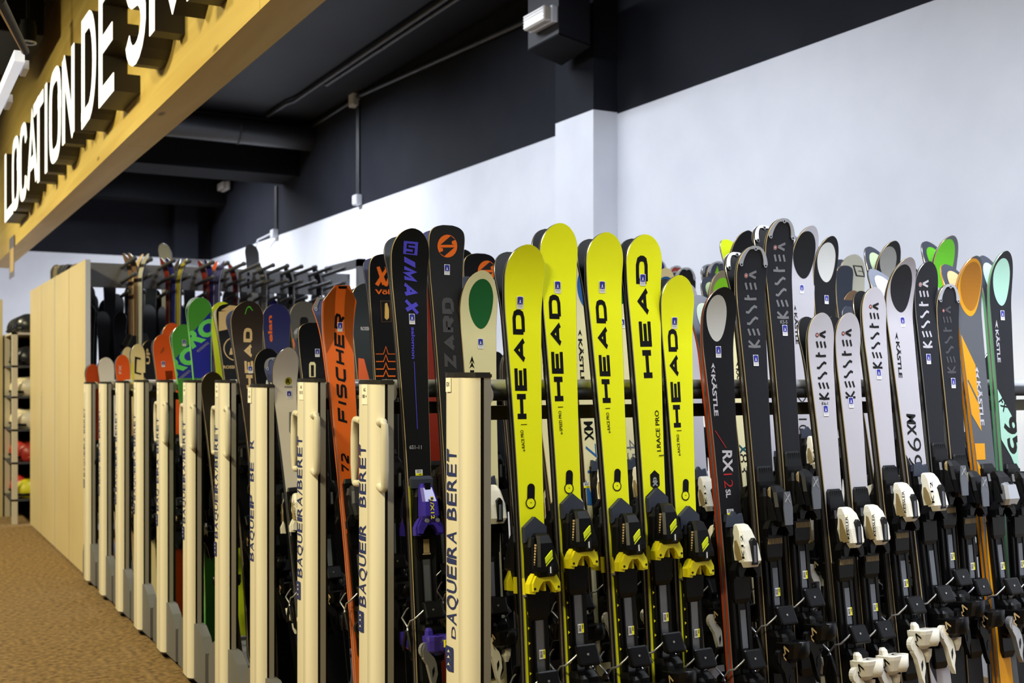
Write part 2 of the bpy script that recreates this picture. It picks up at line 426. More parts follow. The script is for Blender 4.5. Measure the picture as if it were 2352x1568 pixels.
# -- stickers
def sticker_meshes():
    mb = MB(); f = lambda x0, x1, z0, z1, m, y: mb.add([(x0, y, z0), (x1, y, z0), (x1, y, z1), (x0, y, z1)], [(0, 1, 2, 3)], m)
    mb.box(-.009, .009, -.0004, 0, -.0155, .0155, 'tagw')
    f(-.0078, .0078, -.005, .0125, 'tagb', -.0006)
    mb.add([(.0078 * math.cos(math.pi * i / 8), -.0006, .0125 + .002 * math.sin(math.pi * i / 8)) for i in range(9)], [list(range(9))], 'tagb')
    for k in range(2): mb.add([(-.0018 - .0008 * k, -.0008, .003 - .004 * k), (.0018 + .0008 * k, -.0008, .003 - .004 * k), (0, -.0008, .008 - .004 * k)], [(0, 1, 2)], 'tagw')
    f(-.0055, -.003, -.003, -.0022, 'tagw', -.0008); f(.003, .0055, -.003, -.0022, 'tagw', -.0008)
    f(-.007, .007, -.0085, -.0075, 'mgrey', -.0006); f(-.007, .007, -.0115, -.0105, 'lgrey', -.0006)
    st = mb.mesh('rental_sticker')
    mb = MB(); f = lambda x0, x1, z0, z1, m, y: mb.add([(x0, y, z0), (x1, y, z0), (x1, y, z1), (x0, y, z1)], [(0, 1, 2, 3)], m)
    mb.box(-.011, .011, -.0004, 0, -.0085, .0085, 'tagw')
    f(-.011, .011, -.0085, -.002, 'taby', -.0006); x = -.008; rr = random.Random(3)
    while x < .0075:
        wd = rr.choice((.0004, .0007, .0011)); f(x, x + wd, -.001, .0052, 'ink', -.0006); x += wd + rr.choice((.0005, .0009))
    f(-.009, .009, .0062, .0074, 'ink', -.0006)
    for i in range(4): f(-.001 + .0024 * i, .0006 + .0024 * i, -.0068, -.0034, 'ink', -.0008)
    return st, mb.mesh('barcode_label')
STK, BARC = sticker_meshes()

# -- bindings, drawn in a frame whose z=0 is the toe jaw and whose -Y is away from the ski
def bind_meshes(kind):
    B = {}
    body = 'plast'; acc = 'plast'
    mb = MB()   # plate
    pl = {'free': 'plast', 'x12': 'plast2'}.get(kind, 'plast')
    pw = .0275 if kind == 'free' else .031
    mb.loft([(-.46, .022, -.001, .007), (-.44, pw - .001, -.001, .014), (-.05, pw, -.001, .014), (-.045, .028, -.001, .012), (.05, pw, -.001, .014), (.115, .031, -.001, .012)], pl, .003)
    if kind == 'free':
        mb.prism([(-.031, .085), (-.031, .122), (0, .147), (.031, .122), (.031, .085), (0, .108)], -.001, -.0165, 'capgrey', 'xzy')
        for k in range(9): mb.prism([(-.0312, -.08 - .036 * k), (-.026, -.084 - .036 * k), (-.0312, -.088 - .036 * k)], -.0142, -.0146, 'jaw', 'xzy')
        mb.box(-.0345, -.0305, -.016, -.002, -.045, -.005, 'silver'); mb.box(-.036, -.0345, -.015, -.003, -.04, .0, 'jaw'); mb.box(.031, .036, -.016, -.003, -.04, .0, 'jaw')
    elif kind in ('kwhite', 'kclear'):
        mb.loft([(.11, .031, -.001, .012), (.15, .028, -.001, .008), (.158, .022, -.001, .004)], 'plast2', .004)
        for k in range(12):
            for j in range(6): mb.box(-.021 + .008 * j, -.018 + .008 * j, -.0095, -.006, .112 + .0035 * k, .114 + .0035 * k, 'plast')
    elif kind == 'k12':
        mb.prism([(-.031, .10), (-.026, .135), (-.012, .128), (0, .142), (.012, .128), (.026, .135), (.031, .10)], -.001, -.014, 'capgrey', 'xzy')
    elif kind == 'x12':
        mb.loft([(.10, .034, -.001, .02), (.125, .034, -.001, .024), (.135, .030, -.001, .012)], 'capgrey', .004)
    else:
        mb.loft([(.11, .030, -.001, .012), (.13, .024, -.001, .006)], 'plast2', .004)
    B['binding_plate'] = mb.mesh('binding_plate')
    mb = MB()   # track with adjustment strip
    tm = 'track' if kind in ('free', 'x12') else 'plast2'
    mb.box(-.0125, .0125, -.0165, -.013, -.30, -.10, tm); mb.box(-.016, -.0125, -.019, -.013, -.30, -.10, 'plast'); mb.box(.0125, .016, -.019, -.013, -.30, -.10, 'plast')
    if kind != 'free':
        mb.box(-.009, .009, -.0175, -.0165, -.22, -.12, 'smoke')
    B['heel_track'] = mb.mesh('heel_track')
    mb = MB()   # boot sole pad in front
    mb.loft([(-.105, .020, .012, .016), (-.09, .030, .012, .022), (-.02, .033, .012, .026), (0, .033, .012, .03)], 'plast', .004)
    if kind in ('kwhite', 'kclear'):
        for k in range(9): mb.box(-.024 + .0056 * k, -.0195 + .0056 * k, -.0265, -.022, -.055, -.040, 'shelld')
    if kind == 'x12':
        mb.box(-.009, .009, -.0245, -.02, -.085, -.045, 'shelld'); mb.box(-.012, .012, -.0245, -.02, -.09, -.086, 'shelld')
    B['sole_pad'] = mb.mesh('sole_pad')
    # toe piece
    mb = MB()
    mb.loft([(-.012, .030, .012, .034), (.01, .034, .012, .036), (.075, .031, .012, .034), (.098, .022, .012, .024)], 'plast', .005)
    if kind == 'free':
        mb.loft([(.004, .026, .03, .062), (.018, .031, .03, .077), (.03, .030, .03, .078), (.085, .022, .03, .066), (.103, .019, .03, .056), (.108, .014, .03, .046)], 'plast', .006)
        mb.prism([(-.010, .036), (.010, .054), (.010, .068), (-.010, .050)], -.0765, -.0715, 'lime', 'xzy'); mb.prism([(-.010, .030), (.010, .048), (.010, .051), (-.010, .033)], -.078, -.073, 'lime', 'xzy')
        mb.prism([(-.006, .010), (.008, .010), (.010, .040), (-.004, .028)], -.0788, -.076, 'plast2', 'xzy')
        mb.prism([(.000, .014), (.003, .014), (.003, .030), (.000, .028)], -.0795, -.078, 'tagw', 'xzy')
        mb.prism([(-.0305, .015), (-.0305, .095), (-.024, .1), (-.028, .022)], -.052, -.046, 'plast2', 'xzy')
        for k in range(9): mb.box(-.0300 + .0006 * k, -.0262 + .0006 * k, -.058, -.050, .024 + .0068 * k, .0285 + .0068 * k, 'tanl')
        jaw = 'jaw'
    elif kind == 'x12':
        mb.loft([(-.0, .022, .03, .06), (.02, .026, .03, .074), (.06, .024, .03, .072), (.10, .020, .03, .052), (.112, .015, .03, .042)], 'purple', .007)
        mb.box(-.008, .008, -.056, -.045, .095, .113, 'plast')
        vv, ff = font_text('/X12', .02); mb.add([(-.004 + .011 * q[1], -.0757, .058 - .048 * q[0]) for q in vv], ff, 'taby')
        mb.box(-.004, .007, -.0757, -.0745, .062, .073, 'taby'); mb.box(-.002, .005, -.0762, -.0745, .0645, .0705, 'purple')
        for sx in (-1, 1): mb.tube([(sx * .016, -.07, .006), (sx * .016, -.077, .006)], .006, 'silver', 10)
        jaw = 'purple'
    elif kind in ('kwhite', 'k12', 'kclear', 'white', 'demo', 'dark', 'darkor'):
        sh = {'kwhite': 'shell', 'k12': 'shell', 'white': 'shell', 'kclear': 'plast', 'demo': 'plast', 'dark': 'plast', 'darkor': 'darkbinding'}[kind]
        secs = [(-.008, .017, .03, .070), (.006, .026, .03, .082), (.045, .0295, .03, .078), (.085, .023, .03, .066), (.102, .018, .03, .052), (.106, .012, .03, .04)]
        if kind == 'k12': secs = [(-.006, .022, .03, .074), (.010, .029, .03, .082), (.05, .029, .03, .074), (.09, .022, .03, .06), (.104, .019, .03, .05), (.108, .013, .03, .04)]
        mb.loft(secs, sh, .007)
        # shade of the cheek hole painted as a raised patch; dark scale window in front
        for sx in (-1, 1):
            rec = [(-.073, .010), (-.040, .006), (-.046, .076), (-.054, .072)] if kind != 'k12' else [(-.068, .016), (-.048, .012), (-.040, .034), (-.042, .064), (-.050, .066), (-.060, .048)]
            x = .0285
            mb.prism([(a, b) for a, b in rec], sx * x, sx * (x + .0020), 'shelld' if sh == 'shell' else 'plast2', 'yzx')
        mb.prism([(-.008, .0), (.010, .0), (.012, .06), (.004, .07), (-.005, .062)], -.0835, -.07, 'plast', 'xzy')
        mb.prism([(-.003, .006), (.006, .006), (.007, .05), (-.001, .05)], -.0842, -.08, 'smoke', 'xzy')
        if sh == 'shell':
            vv, ff = font_text('KESSLER' if kind != 'k12' else 'K12', .02)
            mb.add([(-.0300, -.066 + .010 * (q[1] - .2) - .010, .018 + .062 * q[0]) for q in vv], ff, 'ink')
        if kind == 'kclear':
            mb.prism([(-.012, -.004), (.014, -.004), (.017, .04), (.012, .085), (-.008, .085), (-.014, .04)], -.088, -.0845, 'smoke', 'xzy')
            mb.prism([(-.0300, .015), (-.0300, .092), (-.024, .1), (-.028, .022)], -.052, -.046, 'shelld', 'xzy')
            mb.prism([(-.009, .055), (.009, .075), (.009, .079), (-.009, .059)], -.0892, -.087, 'lgrey', 'xzy'); mb.prism([(.009, .052), (-.007, .080), (-.007, .084), (.009, .056)], -.0892, -.087, 'lgrey', 'xzy')
        if kind == 'demo':
            mb.loft([(.0, .026, .05, .082), (.018, .030, .05, .092), (.06, .026, .05, .086), (.075, .018, .05, .06)], 'silver', .008)
        if kind == 'darkor':
            mb.box(.012, .026, -.072, -.04, .015, .06, 'orange')
        jaw = 'plast' if kind != 'white' else 'shell'
    B['toe_piece'] = mb.mesh('toe_piece')
    mb = MB()   # jaw wings, a bow
    pts = [(-.020, .020), (.020, .020), (.030, .012), (.043, -.012), (.043, -.034), (.028, -.036), (.020, -.020), (.010, -.008), (-.010, -.008), (-.020, -.020), (-.028, -.036), (-.043, -.034), (-.043, -.012), (-.030, .012)]
    mb.prism(pts, -.030, -.052, jaw, 'xzy'); mb.prism([(x * .86, z * .86 + .001) for x, z in pts], -.052, -.060, jaw, 'xzy')
    if kind == 'free':
        for sx in (-1, 1): mb.tube([(sx * .033, -.058, -.022), (sx * .033, -.0612, -.022)], .003, 'ink', 8); mb.tube([(sx * .014, -.0585, .006), (sx * .014, -.0612, .006)], .0025, 'ink', 8)
        mb.box(-.003, .003, -.05, -.03, -.03, -.008, 'jaw')
    B['toe_jaw'] = mb.mesh('toe_jaw')
    # heel
    hs = {'kwhite': 'shell', 'k12': 'plast', 'x12': 'purple', 'white': 'shell'}.get(kind, 'plast')
    mb = MB()
    mb.loft([(-.40, .020, .012, .03), (-.385, .030, .012, .045), (-.30, .033, .012, .05), (-.285, .028, .012, .035)], 'plast', .005)
    mb.loft([(-.37, .018, .04, .062), (-.355, .030, .04, .088), (-.325, .034, .04, .098), (-.315, .034, .04, .100), (-.312, .030, .04, .094)], hs, .010)
    mb.loft([(-.325, .012, .05, .070, -.02), (-.30, .010, .05, .066, -.02), (-.292, .006, .05, .06, -.02)], hs, .004)
    # cup at the right: a short hollow barrel
    N = 14; c0 = (.016, -.082)
    ring = lambda r, z: [(c0[0] + r * math.cos(2 * math.pi * i / N), c0[1] + r * .8 * math.sin(2 * math.pi * i / N), z) for i in range(N)]
    v = ring(.016, -.36) + ring(.024, -.345) + ring(.026, -.312) + ring(.019, -.312) + ring(.015, -.325)
    mb.add(v, [(k * N + i, k * N + (i + 1) % N, (k + 1) * N + (i + 1) % N, (k + 1) * N + i) for k in range(4) for i in range(N)] + [list(range(N)), [4 * N + i for i in range(N)]], hs, True)
    if hs in ('shell', 'plast'):
        cc = 'ink' if hs == 'shell' else 'tanl'
        for pl_ in ribbon([(-.020, .004), (.0, .016)], .0052) + ribbon([(.0, .016), (-.004, -.004)], .0052) + ribbon([(.001, -.004), (.012, -.016)], .0052) + ribbon([(.006, -.011), (-.006, -.020)], .0045):
            mb.add([(-.0346, -.072 + p[0] * .9, -.338 + p[1]) for p in pl_], [(0, 1, 2, 3)], cc)
        if hs == 'shell':
            mb.tube([(-.030, -.058, -.350), (-.037, -.058, -.350)], .0085, 'shelld', 12); mb.tube([(-.036, -.058, -.350), (-.0378, -.058, -.350)], .005, 'ink', 6)
    if hs == 'purple':
        mb.box(.004, .020, -.1085, -.09, -.345, -.325, 'taby'); mb.box(.007, .017, -.1092, -.09, -.342, -.328, 'purple')
    B['heel_piece'] = mb.mesh('heel_piece')
    mb = MB()   # step-in lever
    lv = {'kwhite': 'shell', 'k12': 'shell', 'white': 'shell', 'x12': 'silver', 'free': 'plast', 'demo': 'silver', 'kclear': 'plast'}.get(kind, 'plast2')
    outer = [(-.034, -.350), (-.040, -.335), (-.046, -.350), (-.044, -.375), (-.034, -.392), (-.028, -.42), (-.022, -.448), (-.012, -.47), (-.012, -.445), (-.004, -.42), (-.006, -.392), (-.012, -.375)]
    mb.prism(outer, -.052, -.068, lv, 'xzy')
    mb.prism([(-.036 + .017 * math.cos(a), -.352 + .021 * math.sin(a)) for a in [2 * math.pi * k / 16 for k in range(16)]], -.0505, -.0665, lv, 'xzy')
    mb.prism([(-.021, -.428), (-.0145, -.412), (-.015, -.398), (-.021, -.408)], -.0665, -.0695, 'ink', 'xzy')
    if lv == 'shell': mb.loft([(-.408, .006, .04, .058, .018), (-.39, .010, .04, .066, .018), (-.37, .010, .04, .07, .018)], lv, .003)
    B['heel_lever'] = mb.mesh('heel_lever')
    mb = MB()   # brake pedal
    Mx = Matrix.Translation((0, -.05, -.245)) @ Matrix.Rotation(math.radians(-22), 4, 'X')
    mb.rbox(-.030, .030, -.007, .007, -.028, .026, 'plast', .006, Mx); mb.rbox(-.014, .014, -.002, .034, -.018, .01, 'plast2', .003, Mx)
    mb.tube([(-.004, -.0575, -.243), (-.004, -.0595, -.243)], .003, 'silver', 8)
    B['brake_pedal'] = mb.mesh('brake_pedal')
    for sx, nm in ((-1, 'brake_arm_a'), (1, 'brake_arm_b')):
        mb = MB()
        mb.tube([(sx * .020, -.044, -.238), (sx * .034, -.042, -.250), (sx * .052, -.030, -.268), (sx * .056, -.012, -.272), (sx * .054, .012, -.290), (sx * .056, .020, -.305)], .0027, 'silver', 7)
        mb.tube([(sx * .056, .018, -.302), (sx * .058, .034, -.335), (sx * .058, .040, -.358)], [.005, .0055, .004], 'plast2', 8)
        B[nm] = mb.mesh('brake_arm')
    return B
BIND = {}
def add_binding(root, kind, ztoe, detail=2):
    if kind not in BIND: BIND[kind] = bind_meshes(kind)
    B = BIND[kind]; loc = (0, -TH, ztoe)
    obj('binding_plate', B['binding_plate'], root, loc)
    tp = obj('toe_piece', B['toe_piece'], root, loc); obj('toe_jaw', B['toe_jaw'], tp)
    hp = obj('heel_piece', B['heel_piece'], root, loc)
    obj('heel_lever', B['heel_lever'], hp)
    if detail > 1:
        obj('heel_track', B['heel_track'], root, loc); obj('sole_pad', B['sole_pad'], root, loc)
    bp = obj('brake_pedal', B['brake_pedal'], root, loc)
    if detail > 1:
        obj('brake_arm', B['brake_arm_a'], bp); obj('brake_arm', B['brake_arm_b'], bp)

ZF = .12
def ski_matrix(X, Yf, lean, roll):
    return Matrix.Translation((X, Yf, ZF)) @ Matrix.Rotation(math.radians(-lean), 4, 'X') @ Matrix.Rotation(math.radians(roll), 4, 'Y')
def build_ski(rec):
    name, row, X, Yf, lean, roll, L, R, w_, toe, top, side, base, shape, bind, pair, desc, dec = rec
    sk = Ski(L, R, w_, shape)
    bcol, bov = BASES.get(base, (base, None))
    if bcol not in MATS: bcol = 'dgrey'
    trim = 'steel'
    dec = [d for d in dec]
    me, extra = ski_body(sk, top, side, bcol, dec, 'edge' if side == 'wood' else 'steel', bov)
    root = obj('ski', me)
    for d in extra:
        if d[0] == 'stk':
            u, z = d[1]; o = obj('rental_sticker', STK, root, (u, -sk.prof(z) - sk.th(z) - .0012, z)); o.rotation_euler = (math.atan(sk.slope(z)), 0, 0); o['label'] = 'small white and blue rental sticker'
        elif d[0] == 'barh':
            u, z = d[1]; o = obj('barcode_label', BARC, root, (u, -sk.prof(z) - sk.th(z) - .0012, z)); o.rotation_euler = (math.atan(sk.slope(z)), 0, 0)
        elif d[0] == 'guard': obj('tip_guard', tip_guard_mesh(sk), root)
    if base == 'rimmed': obj('tip_guard', tip_guard_mesh(sk, (1,)), root)
    if base == 'hollow': obj('tip_guard', tip_guard_mesh(sk), root)
    add_binding(root, bind, toe, 2 if row < 4 else 1)
    if bind in ('free', 'kwhite', 'kclear', 'white', 'demo', 'darkor') and row < 4:
        obj('barcode_label', BARC, root, (.003, -TH - (.0185 if bind not in ('demo',) else .0185), toe - .185), (0, math.radians(-90), 0))
    root.matrix_world = ski_matrix(X, Yf, lean, roll)
    tag(root, desc + ', front of its pair', 'ski', 'skis standing in the mobile racks')
    if pair:
        c = copy_tree(root)
        c.matrix_world = ski_matrix(X, Yf, lean, roll) @ Matrix.Translation((0, .0015, 0)) @ Matrix.Rotation(math.pi, 4, 'Z')
        tag(c, 'back ski behind the ' + desc, 'ski', 'skis standing in the mobile racks')
    return root

# ------------------------------------------------------------------ room
XW, YB, ZB, ZC = 4.6, 18.42, 3.275, 4.49
mat('wall_white', (226, 229, 238), .7, noise=(3, (220, 223, 233)))
mat('wall_navy', (35, 37, 45), .7, 0, .12, noise=(2.2, (31, 33, 41)), bump=.08)
mat('ceiling_navy', (30, 33, 40), .55, 0, .2, noise=(1.5, (24, 26, 33)))
mat('dark_pipe', (44, 46, 52), .38)
mat('dark_beam', (18, 19, 23), .8, 0, .1)
mat('plastic_white', (216, 218, 226), .4)
mat('lens', (196, 190, 180), .12, coat=.5)
mat('lens_rib', (236, 236, 240), .2)

def carpet():
    m = mat('carpet', (142, 112, 66), .95, noise=(34, (88, 66, 36)), bump=.6)
    nt = m.node_tree; r = [n for n in nt.nodes if n.type == 'VALTORGB'][0]; r.color_ramp.elements[0].position = .36; r.color_ramp.elements[1].position = .66
carpet()
def wood(name, base, dark, sc):
    m = mat(name, base, .5); nt = m.node_tree; b = nt.nodes['Principled BSDF']
    tc = nt.nodes.new('ShaderNodeTexCoord'); mp = nt.nodes.new('ShaderNodeMapping'); mp.inputs['Scale'].default_value = sc
    n = nt.nodes.new('ShaderNodeTexNoise'); n.inputs['Scale'].default_value = 3.2; n.inputs['Detail'].default_value = 8; n.inputs['Distortion'].default_value = .6
    r = nt.nodes.new('ShaderNodeValToRGB'); r.color_ramp.elements[0].position = .3; r.color_ramp.elements[1].position = .72
    r.color_ramp.elements[0].color = lin(*dark); r.color_ramp.elements[1].color = lin(*base)
    # knots: sparse dark spots
    v = nt.nodes.new('ShaderNodeTexVoronoi'); v.inputs['Scale'].default_value = 1.7
    mp2 = nt.nodes.new('ShaderNodeMapping'); mp2.inputs['Scale'].default_value = (2.0, .62, 2.6)
    kr = nt.nodes.new('ShaderNodeValToRGB'); kr.color_ramp.elements[0].position = .03; kr.color_ramp.elements[1].position = .075
    kr.color_ramp.elements[0].color = (.30, .22, .16, 1); kr.color_ramp.elements[1].color = (1, 1, 1, 1)
    mx = nt.nodes.new('ShaderNodeMix'); mx.data_type = 'RGBA'; mx.blend_type = 'MULTIPLY'; mx.inputs['Factor'].default_value = .9
    L = nt.links.new
    L(tc.outputs['Object'], mp.inputs[0]); L(mp.outputs[0], n.inputs['Vector']); L(n.outputs['Fac'], r.inputs[0])
    L(tc.outputs['Object'], mp2.inputs[0]); L(mp2.outputs[0], v.inputs['Vector']); L(v.outputs['Distance'], kr.inputs[0])
    L(r.outputs[0], mx.inputs['A']); L(kr.outputs[0], mx.inputs['B']); L(mx.outputs['Result'], b.inputs['Base Color'])
wood('wood_board', (228, 200, 112), (206, 172, 84), (2.2, .16, 3.5))

mb = MB(); mb.box(-4.2, XW + .2, -4, YB + .2, -.1, 0, 'carpet'); struct(mb.build('floor'))
mb = MB(); mb.box(1.25, XW + .2, -4, YB + .2, ZC, ZC + .5, 'ceiling_navy'); mb.box(-4.2, 1.25, -4, YB + .2, 4.9, 5.0, 'ceiling_navy'); struct(mb.build('ceiling'))
mb = MB(); mb.box(XW, XW + .2, -4, YB + .2, 0, ZB, 'wall_white'); mb.box(XW, XW + .2, -4, YB + .2, ZB, ZC, 'wall_navy')
mb.tube([(XW - .001, 7.9, 1.9), (XW - .0005, 7.9, 1.9)], .02, 'wall_white')
struct(mb.build('wall_right'))
mb = MB(); mb.box(-4.2, XW, YB, YB + .2, 0, ZB, 'wall_white'); mb.box(-4.2, XW, YB, YB + .2, ZB, 4.9, 'wall_navy')
mb.box(4.0, 4.35, YB - .25, YB, ZB, ZC, 'wall_navy'); struct(mb.build('wall_back'))
mb = MB(); mb.box(4.4, XW, 6.94, 7.46, 0, ZB + .01, 'wall_white'); mb.box(4.4, XW, 6.94, 7.46, ZB + .01, ZC, 'wall_navy')
struct(mb.build('pillar'))
# wooden header over the rack ends
mb = MB()
YS = 4.236
mb.box(1.24, 1.275, YS + .004, 15.5, 2.757, 4.82, 'wood_board'); mb.box(1.24, 1.275, -3.2, YS, 2.757, 4.82, 'wood_board')
mb.box(1.275, 1.415, 7.05, 15.5, 2.757, 2.79, 'wood_board'); mb.box(1.275, 1.415, -3.2, 7.044, 2.757, 2.79, 'wood_board')
mb.box(1.385, 1.415, -3.2, 15.5, 2.79, 3.05, 'wood_board')
struct(mb.build('trim_1'), 'pale pine board header running above the rack ends')

# pipes, ducts and beams under the dark ceiling
def thing_mb(name, label, cat, group=None, parts=None): pass
mb = MB(); mb.tube([(1.5, 13.45, 4.30), (XW - .005, 13.57, 4.30)], .155, 'dark_pipe', 24)
o = mb.build('ventilation_duct'); tag(o, 'thick round dark duct crossing under the ceiling to the white wall', 'duct')
for x in (3.7, 2.4):
    m2 = MB(); m2.tube([(x + .16 * math.sin(a) * 1.02, 13.52, 4.30 + .16 * math.cos(a) * 1.02) if 0 else (x, 13.53 + .16 * math.sin(a), 4.30 + .16 * math.cos(a)) for a in [2 * math.pi * i / 20 for i in range(21)]], .008, 'dark_pipe', 6)
    m2.tube([(x, 13.53, 4.46), (x, 13.53, ZC)], .006, 'dark_pipe', 6); m2.build('hanger_strap', o)
for i, (y0, y1, z0) in enumerate(((14.0, 14.7, 3.91), (17.45, 17.9, 4.02))):
    mb = MB(); mb.box(1.42, XW - .002, y0, y1, z0, ZC - .001, 'dark_beam'); struct(mb.build('trim_%d' % (i + 2)), 'dark beam crossing below the ceiling')
def conduit(name, pts, r, label, clips=True, group='dark conduits on wall and ceiling'):
    mb = MB(); mb.tube(pts, r, 'dark_pipe', 8); o = mb.build(name); tag(o, label, 'conduit', group)
    if clips:
        for i in range(len(pts) - 1):
            a, b = Vector(pts[i]), Vector(pts[i + 1]); n = int((b - a).length / 1.1)
            for k in range(n):
                p = a + (b - a) * (k + .6) / n; m2 = MB(); m2.rbox(p.x - .02, p.x + .02, p.y - .012, p.y + .012, p.z - .02, p.z + .02, 'dark_pipe', .004); m2.build('pipe_clip', o)
    return o
conduit('conduit', [(4.0, 5.0, 4.45), (4.03, 12.45, 4.45), (3.99, 12.6, 4.45), (3.98, 13.3, 4.45)], .022, 'left of two dark pipes running along the dark ceiling')
conduit('conduit', [(4.09, 5.0, 4.45), (4.10, 11.6, 4.45)], .022, 'right of two dark pipes running along the dark ceiling')
conduit('conduit', [(4.572, 3.5, 4.20), (4.572, 8.3, 4.27), (4.572, 11.95, 4.455)], .024, 'dark pipe climbing along the dark wall up to the junction box')
conduit('conduit', [(4.575, 12.1, 4.44), (4.575, 13.4, 4.42), (4.575, 14.9, 4.42)], .022, 'dark pipe along the wall top beyond the junction box')
for yy, z1, nm in ((11.97, 4.42, 'near'), (14.93, 3.92, 'far')):
    conduit('conduit', [(4.585, yy + .025, 3.36), (4.585, yy + .02, z1)], .013, 'left dark upright conduit on the wall at the %s white socket box' % nm)
    conduit('conduit', [(4.585, yy - .025, 3.36), (4.585, yy - .02, z1)], .013, 'right dark upright conduit on the wall at the %s white socket box' % nm)
def jbox(y, z, s, label):
    mb = MB(); mb.rbox(XW - .075, XW - .002, y - s / 2, y + s / 2, z - s / 2, z + s / 2, 'plastic_white', .008)
    o = mb.build('junction_box'); tag(o, label, 'junction box', 'white junction boxes on the dark wall')
    m2 = MB(); m2.rbox(XW - .082, XW - .073, y - s * .42, y + s * .42, z - s * .42, z + s * .42, 'plastic_white', .003); m2.build('cover', o)
    return o
jbox(12.02, 4.44, .16, 'white junction box high on the dark wall under the ceiling')
jbox(11.93, 3.335, .11, 'white socket box at the edge of the white wall, nearer one')
jbox(14.93, 3.30, .11, 'white socket box at the edge of the white wall, farther one')
mb = MB(); mb.tube([(4.52, 14.95, 3.3), (4.45, 15.3, 3.25), (4.42, 15.5, 2.9), (4.40, 15.6, 2.2)], .012, 'plastic_white', 6)
tag(mb.build('power_cable'), 'thin white cable hanging from the farther socket box', 'cable')
def exit_lamp(loc, rz, s, label):
    o = empty('emergency_light', loc, (0, 0, rz)); tag(o, label, 'emergency light', 'emergency lights')
    mb = MB(); mb.rbox(-.05 * s, 0, -.15 * s, .15 * s, -.055 * s, .055 * s, 'plastic_white', .01 * s); mb.build('housing', o)
    mb = MB(); mb.rbox(-.10 * s, -.045 * s, -.14 * s, .14 * s, -.05 * s, .05 * s, 'lens', .012 * s)
    for k in range(5): mb.box(-.103 * s, -.098 * s, -.13 * s, .13 * s, (-.036 + .018 * k - .004) * s, (-.036 + .018 * k + .004) * s, 'lens_rib')
    mb.build('diffuser', o)
# speaker box on the pillar with an emergency light on its side
o = empty('loudspeaker', (4.1, 6.93, 3.66))
tag(o, 'dark boxy loudspeaker high on the dark pillar', 'loudspeaker')
mat('speaker_dark', (34, 35, 42), .6)
q = [(3.944 - 4.1, .126), (3.935 - 4.1, -.30), (4.261 - 4.1, -.166), (4.335 - 4.1, .332)]
mb = MB(); mb.prism(q, .012, .40, 'speaker_dark', 'xyz'); mb.build('cabinet', o)
mb = MB(); mb.prism([(a * 1.02, b * 1.02) for a, b in q], 0, .012, 'dark_beam', 'xyz'); mb.build('bottom_plate', o)
mb = MB(); mb.box(.12, .30, .05, .13, .14, .24, 'dark_pipe'); mb.build('wall_bracket', o)
exit_lamp((3.938, 6.79, 3.80), 0, 1.02, 'white emergency light on the dark loudspeaker high on the pillar')
exit_lamp((4.55, 17.21, 4.24), 0, 1.1, 'small white emergency light on the far dark wall')

